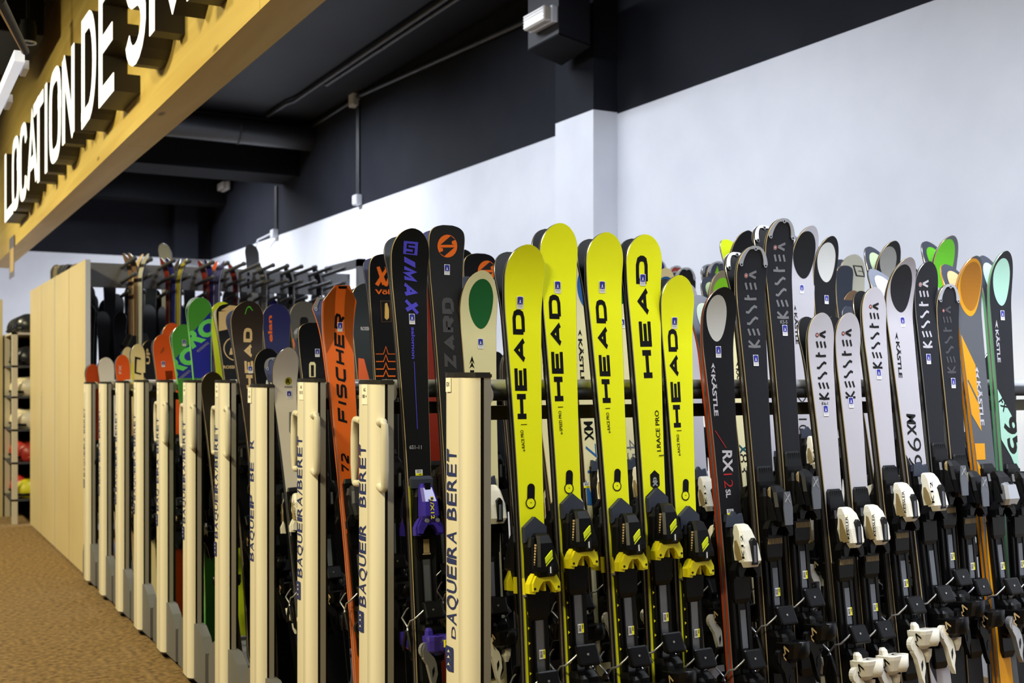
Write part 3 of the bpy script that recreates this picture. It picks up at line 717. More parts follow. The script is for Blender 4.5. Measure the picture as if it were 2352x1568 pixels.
# ------------------------------------------------------------------ illuminated letters
mat('letter_face', (255, 255, 248), .4, emit=((255, 253, 240), 1.35))
mat('letter_side', (34, 28, 24), .5)
XS = 1.12
LET = [('L', 12.39, 11.66), ('O', 11.70, 11.13), ('C', 11.06, 10.52), ('A', 10.48, 9.80), ('T', 10.02, 9.42), ('I', 9.39, 9.12), ('O', 9.06, 8.48), ('N', 8.39, 7.86),
       ('D', 7.55, 7.03), ('E', 6.92, 6.40), ('S', 6.12, 5.62), ('K', 5.53, 4.96), ('I', 4.86, 4.62)]
order = ['first L', 'O after the first L', 'C', 'A', 'T', 'I after the T', 'O before the N', 'N', 'D', 'E', 'S', 'K', 'last I']
for (c, ya, yb), nm in zip(LET, order):
    ln = (ya - yb) / XS; h = .655; wd = .096
    if c == 'I': qs = [ribbon([(ln / 2, 0), (ln / 2, h)], wd)]
    elif c == 'L': qs = [ribbon([(wd / 2, h), (wd / 2, wd / 2), (ln, wd / 2)], wd)]
    elif c == 'T': qs = [ribbon([(0, h - wd / 2), (ln, h - wd / 2)], wd), ribbon([(ln / 2, 0), (ln / 2, h)], wd)]
    elif c == 'O': qs = [ribbon([(wd / 2 + (ln - wd) * (.5 + .5 * math.copysign(abs(math.cos(t)) ** .6, math.cos(t))), wd / 2 + (h - wd) * (.5 + .5 * math.copysign(abs(math.sin(t)) ** .6, math.sin(t)))) for t in [2 * math.pi * k / 28 for k in range(30)]], wd)]
    elif c == 'C': qs = [ribbon([(wd / 2 + (ln - wd) * (.5 + .5 * math.copysign(abs(math.cos(t)) ** .6, math.cos(t))), wd / 2 + (h - wd) * (.5 + .5 * math.copysign(abs(math.sin(t)) ** .6, math.sin(t)))) for t in [.35 + (2 * math.pi - .7) * k / 24 for k in range(25)]], wd)]
    elif c == 'S':
        pts = []
        for k in range(13):
            t = .25 + (1.5 * math.pi - .25) * k / 12; pts.append((ln / 2 + (ln - wd) / 2 * math.cos(t), h * .75 - wd * .25 + (h / 4 - wd * .25) * math.sin(t)))
        for k in range(1, 14):
            t = math.pi / 2 - (1.5 * math.pi - .25) * k / 13; pts.append((ln / 2 + (ln - wd) / 2 * math.cos(t), h * .25 + wd * .25 + (h / 4 - wd * .25) * math.sin(t)))
        qs = [ribbon(pts, wd)]
    elif c == 'D':
        pts = [(wd / 2, wd / 2), (wd / 2, h - wd / 2)] + [(wd / 2 + (ln - wd) * (.35 + .65 * math.sin(t) ** .8), h / 2 + (h - wd) / 2 * math.cos(t)) for t in [.25 + (math.pi - .5) * k / 14 for k in range(15)]] + [(wd / 2, wd / 2), (wd / 2, wd)]
        qs = [ribbon(pts, wd)]
    else: qs = stroke_text(c, ln, h, wd)
    root = empty('sign_letter', (1.24, (ya + yb) / 2, 2.925)); tag(root, 'glowing white letter on the pine header, ' + nm, 'sign letter', 'illuminated sign letters')
    mbs, mbf = MB(), MB()
    for q in qs:
        for quad in q:
            P = [((ln / 2 - p[0]) * XS, p[1]) for p in quad]
            mbs.prism(P, -.135, -.0015, 'letter_side', 'yzx'); mbf.prism(P, -.1355, -.1385, 'letter_face', 'yzx')
    mbs.build('return', root); mbf.build('face', root)

# track light and spot at the aisle ceiling
mat('fixture_black', (7, 7, 8), .6, 0, .15); mat('led', (236, 240, 250), .4, emit=((236, 242, 255), .55))
o = empty('track_light', (.60, 5.7, 3.0)); tag(o, 'white bar lamp hanging from a black arm beside the pine header', 'lamp')
mb = MB(); mb.tube([(.60, 5.78, 2.90), (.41, 4.8, 2.83)], .018, 'fixture_black', 8); mb.tube([(.585, 5.74, 2.885), (.395, 4.8, 2.815)], .005, 'gold', 6); mb.build('arm', o, (-.60, -5.7, -3.0))
mb = MB(); mb.box(.555, .60, 5.80, 7.05, 2.855, 2.905, 'led'); mb.build('lamp_bar', o, (-.60, -5.7, -3.0))
mb = MB(); mb.box(.60, .625, 5.86, 6.02, 2.84, 2.88, 'plastic_white'); mb.build('driver', o, (-.60, -5.7, -3.0)); mb = MB(); mb.box(.60, .625, 6.6, 6.8, 2.84, 2.88, 'plastic_white'); mb.build('driver', o, (-.60, -5.7, -3.0))
o = empty('spotlight', (.95, 8.99, 3.79)); tag(o, 'small black cylinder spotlight under the black box by the pine header', 'spotlight')
mb = MB(); mb.tube([(0, 0, .01), (0, 0, .13)], .058, 'fixture_black', 18); mb.tube([(0, 0, .13), (0, 0, .16)], .05, 'fixture_black', 18); mb.tube([(0, 0, .16), (0, 0, 4.9 - 3.79)], .012, 'fixture_black', 8); mb.build('body', o)
mb = MB(); mb.tube([(.054 * math.cos(a), .054 * math.sin(a), .008) for a in [2 * math.pi * k / 20 for k in range(21)]], .006, 'silver', 6); mb.build('rim', o)
mb = MB(); mb.rbox(.30, 1.12, 9.5, 10.9, 4.0, 4.895, 'fixture_black', .01); tag(mb.build('ceiling_unit'), 'big black box hung under the aisle ceiling by the pine header', 'ceiling unit')
mat('poster_grey', (120, 116, 130), .5); mat('poster_tan', (206, 176, 120), .6)
o = empty('hanging_tag', (1.232, 13.1, 2.45)); tag(o, 'small printed paper strip hanging off the pine header', 'tag')
mb = MB(); mb.box(-.003, 0, -.24, .24, 0, .42, 'poster_grey'); mb.build('paper', o)
mb = MB(); mb.box(-.0045, -.003, -.2, .16, .06, .3, 'poster_tan'); mb.build('print', o)

# ------------------------------------------------------------------ mobile racks
mat('post_cream', (230, 221, 196), .42, coat=.1); mat('post_cream2', (238, 229, 206), .38, coat=.15)
mat('alu', (150, 146, 138), .45, .15); mat('groove', (34, 30, 26), .5); mat('cap_dark', (36, 33, 32), .45); mat('rail_alu', (196, 200, 206), .35, .35)
mat('foam', (24, 24, 26), .6); mat('base_grey', (104, 104, 106), .55); mat('handle_grey', (214, 206, 184), .3); mat('ink_blue', (38, 50, 104), .5); mat('paper', (244, 238, 220), .6)
YP = [2.690, 3.298, 3.88, 4.455, 4.986, 5.574, 6.157, 6.76, 7.33, 7.924, 8.538]
ZT = [1.418, 1.400, 1.405, 1.384, 1.40, 1.40, 1.40, 1.40, 1.395, 1.388, 1.385]
TXTS = ['AQUEIRA BERET', 'BAQUEIR  BERET', 'BAQUEIRA/BERET', 'BAQUEIP  BE  R', 'BAQUEIRA/BERET', 'BAQUEIRA/BERET', 'BAQ EIRA BERET', 'BAQUEIRA BERET', 'BAQUEIRA BERET', 'BAQ EIRA BERET', 'BAQUEIRA BERET']
TAGS = [['EX'], ['AG', '180 +'], ['AG', '170 175'], ['A', '160'], ['M', '165'], ['M', '160'], ['M', '155'], ['L', '150'], ['L'], ['J'], ['J']]
XR = [3.42, 4.0, 4.1, 4.1, 3.6, 3.6, 3.0, 2.8, 2.6, 2.6, 2.6]
LB = ['cream post marked EX, nearest the camera', 'cream post marked AG 180 +', 'cream post marked AG 170', 'lowest cream post, fourth from the EX post', 'cream post fifth from the EX post', 'cream post sixth from the EX post',
      'cream post seventh from the EX post', 'cream post eighth from the EX post', 'cream post ninth from the EX post', 'second last cream post of the row', 'last cream post before the tan panels']
def post_mesh(zt):
    # plan: x from the aisle face, y from the far edge towards the camera (negative)
    pf = [(.034, .0), (.010, -.001), (.004, -.006), (.0, -.020), (-.003, -.07), (-.003, -.094)]
    pn = [(-.003, -.094), (-.004, -.0942), (-.003, -.125), (.004, -.140), (.014, -.150), (.026, -.154)]
    gr = [(.026, -.154), (.0265, -.149), (.0335, -.149), (.034, -.156)]
    al = [(.034, -.156), (.052, -.158), (.054, -.152), (.054, -.004), (.052, .0), (.034, .0)]
    mb = MB()
    for pl, m, sm in ((pf, 'post_cream', True), (pn, 'post_cream2', True), (gr, 'groove', False), (al, 'alu', False)):
        v = [(x, y, .035) for x, y in pl] + [(x, y, zt - .012) for x, y in pl]; n = len(pl)
        mb.add(v, [(i, i + 1, n + i + 1, n + i) for i in range(n - 1)], m, sm)
    allp = pf[:-1] + pn[:-1] + [(.026, -.154)] + al[:-1]
    mb.prism(allp, .03, .035, 'groove', 'xyz'); mb.prism(allp, zt - .0125, zt - .012, 'post_cream', 'xyz')
    return mb.mesh('post'), allp
for n in range(11):
    yp, zt = YP[n], ZT[n]; yc = yp - .08
    R = empty('ski_rack', (1.26, yp, 0)); tag(R, 'mobile ski rack with the ' + LB[n], 'ski rack', 'mobile ski racks side by side')
    me, outl = post_mesh(zt); obj('post', me, R)
    cx_, cy_ = .025, -.08
    mb = MB(); mb.prism([(cx_ + (x - cx_) * 1.05, cy_ + (y - cy_) * 1.03) for x, y in outl], zt - .012, zt - .004, 'cap_dark', 'xyz'); mb.prism([(cx_ + (x - cx_) * .97, cy_ + (y - cy_) * .98) for x, y in outl], zt - .004, zt, 'cap_dark', 'xyz')
    mb.build('post_cap', R)
    # size label
    lw = (.028 if n == 0 else .044); y0 = (-.021 if n == 0 else -.050 if n < 3 else -.045)
    if n == 3: y0 = -.003
    mb = MB(); mb.box(-.0046, -.003, y0 - lw, y0, zt - .072 if n else zt - .048, zt - .013, 'paper'); k = 0
    for t in TAGS[n]:
        vv, ff = font_text(t, .02); tw = min(lw * .8, .0085 * len(t)); zt0 = zt - .034 - .019 * k
        mb.add([(-.0049, y0 - lw / 2 + tw / 2 - q[0] * tw, zt0 + q[1] * .0105) for q in vv], ff, 'ink'); k += 1
    mb.build('size_label', R)['label'] = 'white paper size label'
    # lettering, read upward
    mb = MB(); tx = TXTS[n]; zlo, zhi = (.794 if n == 0 else .735), (1.233 if n == 0 else 1.215)
    if n == 3: zlo, zhi = .712, 1.178
    cells = len(tx); pitch = (zhi - zlo) / cells; hh = .058
    wdt = {'I': .42, '/': .55, ' ': .6, 'L': .85, 'F': .85, 'Q': 1.15}
    tot = sum(wdt.get(c, 1) for c in tx); z = zlo
    for c in tx:
        wc = wdt.get(c, 1) / tot * (zhi - zlo)
        if c != ' ':
            vv, ff = font_text(c, .012)
            mb.add([(-.0036, -.080 + q[1] * hh, z + q[0] * wc * .86) for q in vv], ff, 'ink_blue')
        z += wc
    if n == 0:
        vv, ff = font_text('D', .012); mb.add([(-.0036, -.076 + q[1] * .026, .760 + q[0] * .03) for q in vv], ff, 'ink_blue')
        zlo = .752
    mb.build('lettering', R)['label'] = 'faded blue lettering'
    if n != 3:
        mb = MB(); lz = zlo - .076
        P = [(-.020 - .0, lz + .005), (-.016, lz + .056), (-.022, lz + .060), (-.060, lz + .060), (-.064, lz + .055), (-.064, lz + .0), (-.030, lz - .002)]
        mb.prism(P, -.0036, -.003, 'ink_blue', 'yzx')
        for dz in (.012, .030, .044): mb.add([(-.0042, -.028, lz + dz), (-.0042, -.036, lz + dz + .008), (-.0042, -.052, lz + dz - .006), (-.0042, -.042, lz + dz + .002)], [(0, 1, 2, 3)], 'post_cream')
        mb.build('badge', R)['label'] = 'square blue badge'
    # rails
    x1 = XR[n] - 1.26
    mb = MB(); mb.tube([(.05, -.075, 1.385), (x1, -.075, 1.385)], .016, 'rail_alu', 14); mb.build('back_rail', R)
    mb = MB(); mb.tube([(.05, -.098, 1.362), (x1, -.098, 1.362)], .014, 'foam', 14); mb.build('padded_rail', R)
    mb = MB(); N = 10
    mb.prism([(.052, 1.34)] + [(.060 + .020 * math.sin(math.pi * k / N), 1.362 - .026 * math.cos(math.pi * k / N)) for k in range(N + 1)] + [(.052, 1.39)], -.118, -.112, 'handle_grey', 'xzy')
    mb.build('rail_bracket', R)
    mb = MB(); mb.box(.054, .078, -.10, -.05, .1, 1.34, 'olivedark'); mb.box(x1 - .02, x1 + .015, -.12, -.03, .1, 1.40, 'olivedark'); mb.box(.07, x1, -.09, -.06, 1.30, 1.335, 'olivedark'); mb.build('frame', R)
    # handles
    if n in (1, 2, 4, 5, 6):
        for sy, y_ in ((-1, -.146), (1, -.004)):
            mb = MB(); zc_ = zt - .215; hx = .012
            pts = [(hx, y_, zc_ + .092), (hx - .002, y_ + sy * .028, zc_ + .096)] + [(hx - .003, y_ + sy * (.036 + .012 * math.sin(a)), zc_ + .084 + .012 * math.cos(a)) for a in (.3, .8, 1.3)] + [(hx - .003, y_ + sy * .049, zc_ + .04), (hx - .003, y_ + sy * .049, zc_ - .04)] + [(hx - .003, y_ + sy * (.036 + .012 * math.cos(a)), zc_ - .084 - .012 * math.sin(a)) for a in (.3, .8, 1.3)] + [(hx - .002, y_ + sy * .028, zc_ - .096), (hx, y_, zc_ - .092)]
            mb.tube(pts, [.011, .0105] + [.0105] * 3 + [.012, .012] + [.0105] * 3 + [.0105, .011], 'handle_grey', 10); mb.build('handle', R)
    # carriage
    mb = MB(); pr = [(-.36, .03), (-.36, .19), (-.29, .25), (-.21, .285), (.05, .285), (.13, .25), (.17, .19), (.17, .03)]
    mb.prism([(a, b) for a, b in pr], .020, .062, 'base_grey', 'yzx'); mb.box(.062, x1 + .02, -.36, .17, .03, .112, 'base_grey'); mb.build('carriage', R)
    mb = MB()
    for xx in (.2, x1 - .2):
        for yy in (-.30, .11): mb.tube([(xx - .02, yy, .031), (xx + .02, yy, .031)], .030, 'groove', 12)
    mb.build('wheels', R)

# name,row,X,Y,lean,roll,length,rocker,width,toe,top,side,base,shape,binding,pair,label,marks
SKIS=[
 ('Y1', 0, 1.4197, 2.4554, 4.65, -0.07, 1.6149, 0.0484, 0.1151, 0.7989, 'yellow', 'blk', 'blk', 'round', 'free', 1, 'yellow race ski with black lettering nearest the cream EX post',
  [["t","W","HEAD",[0.0008,1.1859],[0.002,1.4581],0.034,"ink"],["stk",[-0.0106,1.4754]],["t","S","e-RACE PRO",[-0.0115,1.1067],[-0.0146,1.1593],0.0087,"ink"],["p",[[-0.0207,1.1734],[-0.0035,1.1736],[-0.0035,1.172],[-0.0207,1.1718]],"ink"],["pill",[0.0008,1.027],[-0.0021,0.9652]]]),
 ('Y2', 0, 1.5271, 2.4385, 5.42, -0.04, 1.6806, 0.0316, 0.1131, 0.8522, 'yellow', 'blk', 'blk', 'round', 'free', 1, 'tallest yellow race ski, second from the cream EX post',
  [["t","W","HEAD",[0.001,1.2305],[0.0012,1.501],0.0341,"ink"],["stk",[-0.0047,1.5203]],["t","S","e-SPEED PRO",[-0.011,1.1474],[-0.0119,1.2065],0.0084,"ink"],["p",[[-0.0211,1.2165],[-0.0058,1.2168],[-0.0059,1.2152],[-0.0212,1.2148]],"ink"],["pill",[0.0029,1.0574],[-0.0006,0.9977]]]),
 ('Y3', 0, 1.6667, 2.4133, 6.55, 0.0, 1.6682, 0.036, 0.1156, 0.836, 'yellow', 'blk', 'blk', 'round', 'free', 1, 'yellow race ski with black lettering, third from the cream EX post',
  [["t","W","HEAD",[0.0012,1.2271],[0.002,1.4956],0.0329,"ink"],["stk",[-0.0086,1.5289]],["t","S","e-RACE PRO",[-0.0099,1.1498],[-0.0113,1.2025],0.0087,"ink"],["p",[[-0.0211,1.2138],[-0.0065,1.2142],[-0.0066,1.2125],[-0.0212,1.2122]],"ink"],["pill",[0.0038,1.0578],[-0.0005,1.0007]]]),
 ('Y4', 0, 1.7891, 2.4526, 4.78, -0.09, 1.6666, 0.0259, 0.1156, 0.8533, 'yellow', 'blk', 'blk', 'round', 'free', 1, 'yellow race ski with a skull badge above its binding',
  [["t","W","HEAD",[0.0173,1.2884],[0.0098,1.6117],0.0376,"ink"],["stk",[-0.0057,1.5478]],["t","S","I.RACE PRO",[0.0269,1.095],[0.0258,1.2028],0.0132,"ink"],["skull",[0.0029,1.0207]],["p",[[0.0194,1.085],[0.0348,1.0856],[0.0346,1.0834],[0.0192,1.0827]],"ink"],["p",[[-0.0299,0.9792],[0.0005,1.0027],[0.0001,0.997],[-0.0302,0.9736]],"ink"],["p",[[0.0046,1.0025],[0.0335,0.975],[0.0332,0.9693],[0.0043,0.9968]],"ink"],["p",[[-0.0304,0.9702],[-0.0001,0.9936],[-0.0004,0.988],[-0.0307,0.9646]],"ink"],["p",[[0.0041,0.9935],[0.033,0.9659],[0.0326,0.9603],[0.0037,0.9878]],"ink"],["p",[[-0.0309,0.9613],[-0.0006,0.9846],[-0.001,0.979],[-0.0313,0.9557]],"ink"],["p",[[0.0035,0.9844],[0.0324,0.9569],[0.0321,0.9512],[0.0032,0.9788]],"ink"]]),
 ('Y5', 0, 1.8897, 2.4619, 4.36, -0.12, 1.5606, 0.0299, 0.1104, 0.8012, 'yellow', 'blk', 'blk', 'round', 'free', 1, 'shortest yellow race ski, beside a black ski with pale oval',
  [["t","W","HEAD",[0.0006,1.156],[-0.0014,1.4184],0.0311,"ink"],["stk",[-0.0105,1.4349]],["t","S","e-RACE PRO",[-0.0094,1.0811],[-0.0118,1.1378],0.0086,"ink"],["p",[[-0.0183,1.1483],[-0.0027,1.1486],[-0.0028,1.1468],[-0.0184,1.1466]],"ink"],["pill",[0.0033,1.0188],[-0.0,0.9621]]]),
 ('RX', 0, 2.0252, 2.4041, 6.97, 0.02, 1.5353, 0.0553, 0.1151, 0.7899, 'black', 'redwood', 'greyoval', 'round', 'k12', 1, 'black ski with pale oval tip and red side beside yellow skis',
  [["o",[-0.017,1.5152],[-0.006,1.3928],0.0688,"pale"],["stk",[-0.0018,1.3645]],["p",[[-0.0306,1.3189],[-0.0225,1.3345],[-0.0165,1.319],[-0.0235,1.3237]],"white"],["p",[[-0.0311,1.3058],[-0.0231,1.3201],[-0.0171,1.3058],[-0.024,1.3106]],"white"],["t","B","K\u00c4STLE",[-0.0322,1.3022],[-0.0318,1.1895],0.0142,"white"],["t","B","RX",[-0.0134,1.0959],[-0.0154,1.0371],0.0329,"white"],["t","R","12",[-0.0166,1.0325],[-0.0159,0.9938],0.0314,"red"],["t","B","SL",[-0.0133,0.9902],[-0.0125,0.968],0.0164,"white"],["barh",[-0.0037,0.929]],["p",[[-0.0349,1.1494],[-0.0326,1.1505],[0.0006,1.1025],[-0.001,1.1014]],"red"]]),
 ('KA', 0, 2.1518, 2.4203, 6.24, -0.01, 1.6577, 0.0397, 0.1088, 0.8896, 'charcoal', 'wood', 'blk', 'round', 'kclear', 1, 'charcoal ski with grey lettering just right of the grey oval ski',
  [["t","K","KESSLER",[0.0245,1.3755],[0.0188,1.5941],0.0497,"lgrey2"],["stk",[0.0003,1.3404]],["guard"]]),
 ('KB', 0, 2.2587, 2.4326, 5.68, -0.05, 1.7402, 0.0418, 0.1042, 0.9265, 'charcoal', 'wood', 'blk', 'round', 'kclear', 1, 'tallest charcoal ski with grey brush lettering and silver tip guard',
  [["t","K","KESSLER",[0.028,1.4584],[0.0218,1.6775],0.0497,"lgrey2"],["stk",[0.0063,1.4256]],["t","S","K5-5",[-0.0085,1.4446],[0.0172,1.4452],0.0099,"lgrey"],["guard"]]),
 ('W1', 0, 2.3949, 2.3949, 7.38, 0.05, 1.4808, 0.029, 0.1014, 0.818, 'white', 'wood', 'blk', 'round', 'kwhite', 1, 'white ski with black brush lettering beside the tallest charcoal ski',
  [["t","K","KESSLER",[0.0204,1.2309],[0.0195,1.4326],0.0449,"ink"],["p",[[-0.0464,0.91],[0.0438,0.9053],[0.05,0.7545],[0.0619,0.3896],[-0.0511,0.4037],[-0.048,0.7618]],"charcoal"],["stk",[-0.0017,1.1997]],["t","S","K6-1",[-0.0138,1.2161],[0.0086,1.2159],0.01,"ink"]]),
 ('W2', 0, 2.4997, 2.407, 6.84, 0.02, 1.4821, 0.0294, 0.0993, 0.8186, 'white', 'wood', 'blk', 'round', 'kwhite', 1, 'second of the three white skis with black brush lettering',
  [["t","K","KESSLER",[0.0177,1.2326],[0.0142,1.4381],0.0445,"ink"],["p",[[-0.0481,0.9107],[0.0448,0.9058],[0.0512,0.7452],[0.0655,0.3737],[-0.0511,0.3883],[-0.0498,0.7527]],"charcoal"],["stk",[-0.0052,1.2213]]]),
 ('W3', 0, 2.6184, 2.3886, 7.67, 0.06, 1.5663, 0.0245, 0.0992, 0.8783, 'white', 'wood', 'blk', 'round', 'kwhite', 1, 'tallest of the three white skis with black brush lettering',
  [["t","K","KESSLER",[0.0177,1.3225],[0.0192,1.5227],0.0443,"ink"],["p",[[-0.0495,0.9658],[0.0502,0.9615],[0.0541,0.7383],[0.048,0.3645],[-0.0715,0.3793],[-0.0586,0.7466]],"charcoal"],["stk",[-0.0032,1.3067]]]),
 ('MX', 0, 2.7296, 2.3703, 8.48, 0.1, 1.6548, 0.0734, 0.1151, 0.9018, 'white', 'wood', 'white', 'free', 'k12', 1, 'white ski with dark oval tip and large thin digits',
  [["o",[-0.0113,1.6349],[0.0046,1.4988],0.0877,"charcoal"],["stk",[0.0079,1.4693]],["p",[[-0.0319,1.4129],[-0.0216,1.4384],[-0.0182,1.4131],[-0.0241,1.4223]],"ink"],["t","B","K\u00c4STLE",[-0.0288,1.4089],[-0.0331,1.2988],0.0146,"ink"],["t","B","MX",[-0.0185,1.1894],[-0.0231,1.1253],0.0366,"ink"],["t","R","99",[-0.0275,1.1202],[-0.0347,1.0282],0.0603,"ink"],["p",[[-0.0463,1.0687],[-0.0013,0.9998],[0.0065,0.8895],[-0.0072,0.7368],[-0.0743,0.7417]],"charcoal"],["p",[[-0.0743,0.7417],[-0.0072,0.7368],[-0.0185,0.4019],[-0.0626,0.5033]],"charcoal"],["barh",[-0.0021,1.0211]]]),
 ('KC', 0, 2.838, 2.4253, 6.01, -0.03, 1.6473, 0.035, 0.0995, 0.9362, 'charcoal', 'blk', 'blk', 'round', 'kclear', 1, 'charcoal ski with white brush lettering behind the white dark-oval ski',
  [["t","K","KESSLER",[0.0163,1.3838],[0.0085,1.5941],0.047,"white"],["stk",[-0.0093,1.3494]]]),
 ('KD', 0, 2.9272, 2.4355, 5.55, -0.07, 1.5814, 0.0246, 0.0999, 0.8993, 'charcoal', 'wood', 'blk', 'round', 'kclear', 1, 'short charcoal ski with faint grey lettering beside the amber oval',
  [["t","K","KESSLER",[0.0211,1.3051],[0.0134,1.5159],0.0442,"mgrey4"],["stk",[0.0013,1.2745]],["guard"]]),
 ('OR', 0, 3.0343, 2.3912, 7.55, 0.07, 1.675, 0.0577, 0.1168, 0.8967, 'grey', 'amberside', 'tan', 'free', 'demo', 1, 'grey ski with an amber oval tip and amber diagonal bands',
  [["o",[-0.0095,1.6672],[0.0016,1.4918],0.1069,"amber"],["o",[-0.0046,1.6576],[0.005,1.5084],0.093,"damber"],["p",[[-0.0503,1.4323],[-0.0002,1.3363],[-0.0051,1.1279],[-0.0418,1.1816],[-0.0481,1.3058]],"amber"],["p",[[-0.045,1.288],[-0.0389,1.2894],[-0.0068,1.2304],[-0.0087,1.2181]],"grey"],["p",[[-0.0422,1.0907],[0.0027,1.0896],[-0.0012,1.0395],[-0.0443,1.0395]],"amber"],["p",[[-0.0406,1.038],[0.0019,0.9718],[-0.0037,0.9114],[-0.0348,0.9129]],"amber"],["p",[[-0.0052,1.317],[0.0048,1.3309],[0.0117,1.3116],[0.0045,1.3157]],"white"],["p",[[-0.0062,1.2977],[0.0043,1.3143],[0.0107,1.2922],[0.0037,1.2977]],"white"],["t","B","K\u00c4STLE",[-0.0042,1.2853],[-0.0072,1.1457],0.0178,"white"],["c",[-0.0009,1.0165],0.0089,"white"],["p",[[-0.0294,0.8725],[0.0173,0.8701],[0.0044,0.6179],[-0.0495,0.6225]],"amber"],["p",[[-0.058,0.5318],[0.0129,0.5249],[0.0141,0.316],[-0.0714,0.3266]],"amber"]]),
 ('FX', 0, 3.1702, 2.4697, 4.0, -0.21, 1.6909, 0.0423, 0.1062, 0.8855, 'charcoal', 'mintside', 'mint', 'free', 'demo', 1, 'black ski with mint oval tip at the right row end',
  [["o",[-0.0067,1.6684],[0.0034,1.5196],0.0776,"mint"],["stk",[0.0036,1.4888]],["p",[[-0.0338,1.4462],[-0.0252,1.4742],[-0.0196,1.4464],[-0.0268,1.4561]],"white"],["t","B","K\u00c4STLE",[-0.0332,1.442],[-0.0313,1.3378],0.0143,"white"],["p",[[-0.0429,1.2533],[0.0158,1.1709],[0.0444,1.1244],[0.0495,1.0895],[-0.0361,1.0919],[-0.0396,1.0989]],"mint"],["p",[[-0.0361,1.0919],[0.0495,1.0895],[0.0502,0.9853],[0.0421,0.9649],[0.0037,1.0383]],"mint"],["t","B","FX",[-0.0393,1.2146],[-0.0182,1.1784],0.0266,"ink"],["t","B","9",[-0.0246,1.1523],[-0.0072,1.098],0.0613,"ink"],["t","B","5",[-0.0116,1.094],[0.0039,1.041],0.0613,"ink"]]),
 ('SAL', 1, 1.3841, 3.0092, 7.1, 0.01, 1.73, 0.0497, 0.1226, 0.8724, 'black', 'wood', 'dgrey', 'round', 'x12', 1, 'black ski with blue lettering beside the cream AG 180 post',
  [["p",[[-0.0251,1.6947],[0.0208,1.6935],[0.0213,1.6561],[-0.0241,1.6588]],"violet"],["p",[[-0.0147,1.6881],[0.0119,1.6871],[0.012,1.6823],[-0.0145,1.6834]],"black"],["p",[[-0.0147,1.6881],[-0.0091,1.6878],[-0.0091,1.6752],[-0.0146,1.6756]],"black"],["p",[[-0.015,1.6785],[0.0117,1.6763],[0.0116,1.6714],[-0.0149,1.6737]],"black"],["p",[[0.0061,1.676],[0.0118,1.6757],[0.0116,1.6629],[0.006,1.6633]],"black"],["p",[[-0.0151,1.6665],[0.0114,1.6648],[0.0113,1.6605],[-0.0151,1.6616]],"black"],["t","W","/",[-0.0263,1.6416],[-0.0248,1.6256],0.0474,"violet"],["t","I","MAX",[-0.0245,1.6194],[-0.0215,1.4837],0.0474,"violet"],["stk",[0.0005,1.468]],["t","B","salomon",[-0.0029,1.4441],[-0.0058,1.3499],0.0111,"violet"],["p",[[-0.0007,1.3422],[0.0014,1.3422],[0.001,1.1441],[-0.001,1.1441]],"violet"],["p",[[-0.0379,0.9802],[-0.0318,0.98],[-0.0392,0.4653],[-0.0465,0.4661]],"limeblk"],["t","S","6S1-11",[-0.0282,1.0866],[0.0103,1.0855],0.0115,"lgrey"],["barh",[-0.0017,1.0177]]]),
 ('BLZ', 1, 1.5033, 3.0289, 6.21, -0.01, 1.7477, 0.0319, 0.1194, 0.935, 'charcoal2', 'wood', 'violetd', 'square', 'dark', 1, 'charcoal ski with an orange round badge behind the EX post',
  [["blz",[0.0017,1.6873],0.0326],["stk",[0.0009,1.6175]],["t","W","BLIZZARD",[0.0177,1.133],[0.0184,1.5329],0.0388,"mgrey2"]]),
 ('KG', 1, 1.6024, 3.0535, 5.1, -0.06, 1.6091, 0.05, 0.1265, 0.8609, 'cream', 'wood', 'dgrey', 'free', 'k12', 1, 'cream ski with dark green oval tip beside the first yellow ski',
  [["o",[0.0033,1.5855],[0.0067,1.4383],0.0824,"dgreen"],["stk",[0.0029,1.3934]],["p",[[-0.0372,1.3311],[-0.0274,1.3561],[-0.0197,1.3312],[-0.0281,1.3404]],"ink"],["p",[[-0.0378,1.318],[-0.0282,1.3377],[-0.0203,1.3181],[-0.0288,1.3246]],"ink"],["t","B","K\u00c4STLE",[-0.0352,1.3128],[-0.0338,1.1821],0.0132,"ink"]]),
 ('KW', 1, 1.8864, 2.9555, 9.5, -2.05, 1.6061, 0.05, 0.1255, 0.8593, 'cream', 'wood', 'dgrey', 'free', 'k12', 1, 'cream ski mostly hidden between the first and second yellow skis',
  [["t","B","K\u00c4STLE",[-0.0115,1.4371],[-0.0199,1.2972],0.0141,"ink"]]),
 ('KBL', 1, 1.9963, 3.0198, 6.62, 0.0, 1.6795, 0.05, 0.1373, 0.8985, 'cream', 'wood', 'dgrey', 'free', 'k12', 1, 'cream ski with blue oval between second and third yellow skis',
  [["o",[-0.0003,1.6527],[0.0022,1.5133],0.085,"blue"],["p",[[-0.044,1.4257],[-0.0343,1.4482],[-0.0278,1.426],[-0.0353,1.4342]],"ink"],["t","B","K\u00c4STLE",[-0.043,1.4174],[-0.0431,1.2788],0.0147,"ink"],["t","B","MX",[-0.0407,1.1549],[-0.0402,1.0946],0.0327,"ink"],["t","R","74",[-0.041,1.0837],[-0.0385,0.9855],0.0425,"blue"],["p",[[-0.0584,0.9754],[-0.0272,0.9199],[-0.0291,0.8928],[-0.0642,0.8946]],"blue"],["barh",[-0.0454,0.9559]]]),
 ('KG2', 1, 2.12, 2.9739, 8.68, 0.08, 1.6861, 0.05, 0.1352, 0.9021, 'cream', 'wood', 'dgrey', 'free', 'k12', 1, 'cream ski with green oval between third and fourth yellow skis',
  [["o",[0.0035,1.6631],[0.008,1.5413],0.0811,"dgreen"],["stk",[0.0072,1.4772]],["t","R","45",[-0.0171,1.0989],[-0.0158,1.0292],0.0406,"mgrey"]]),
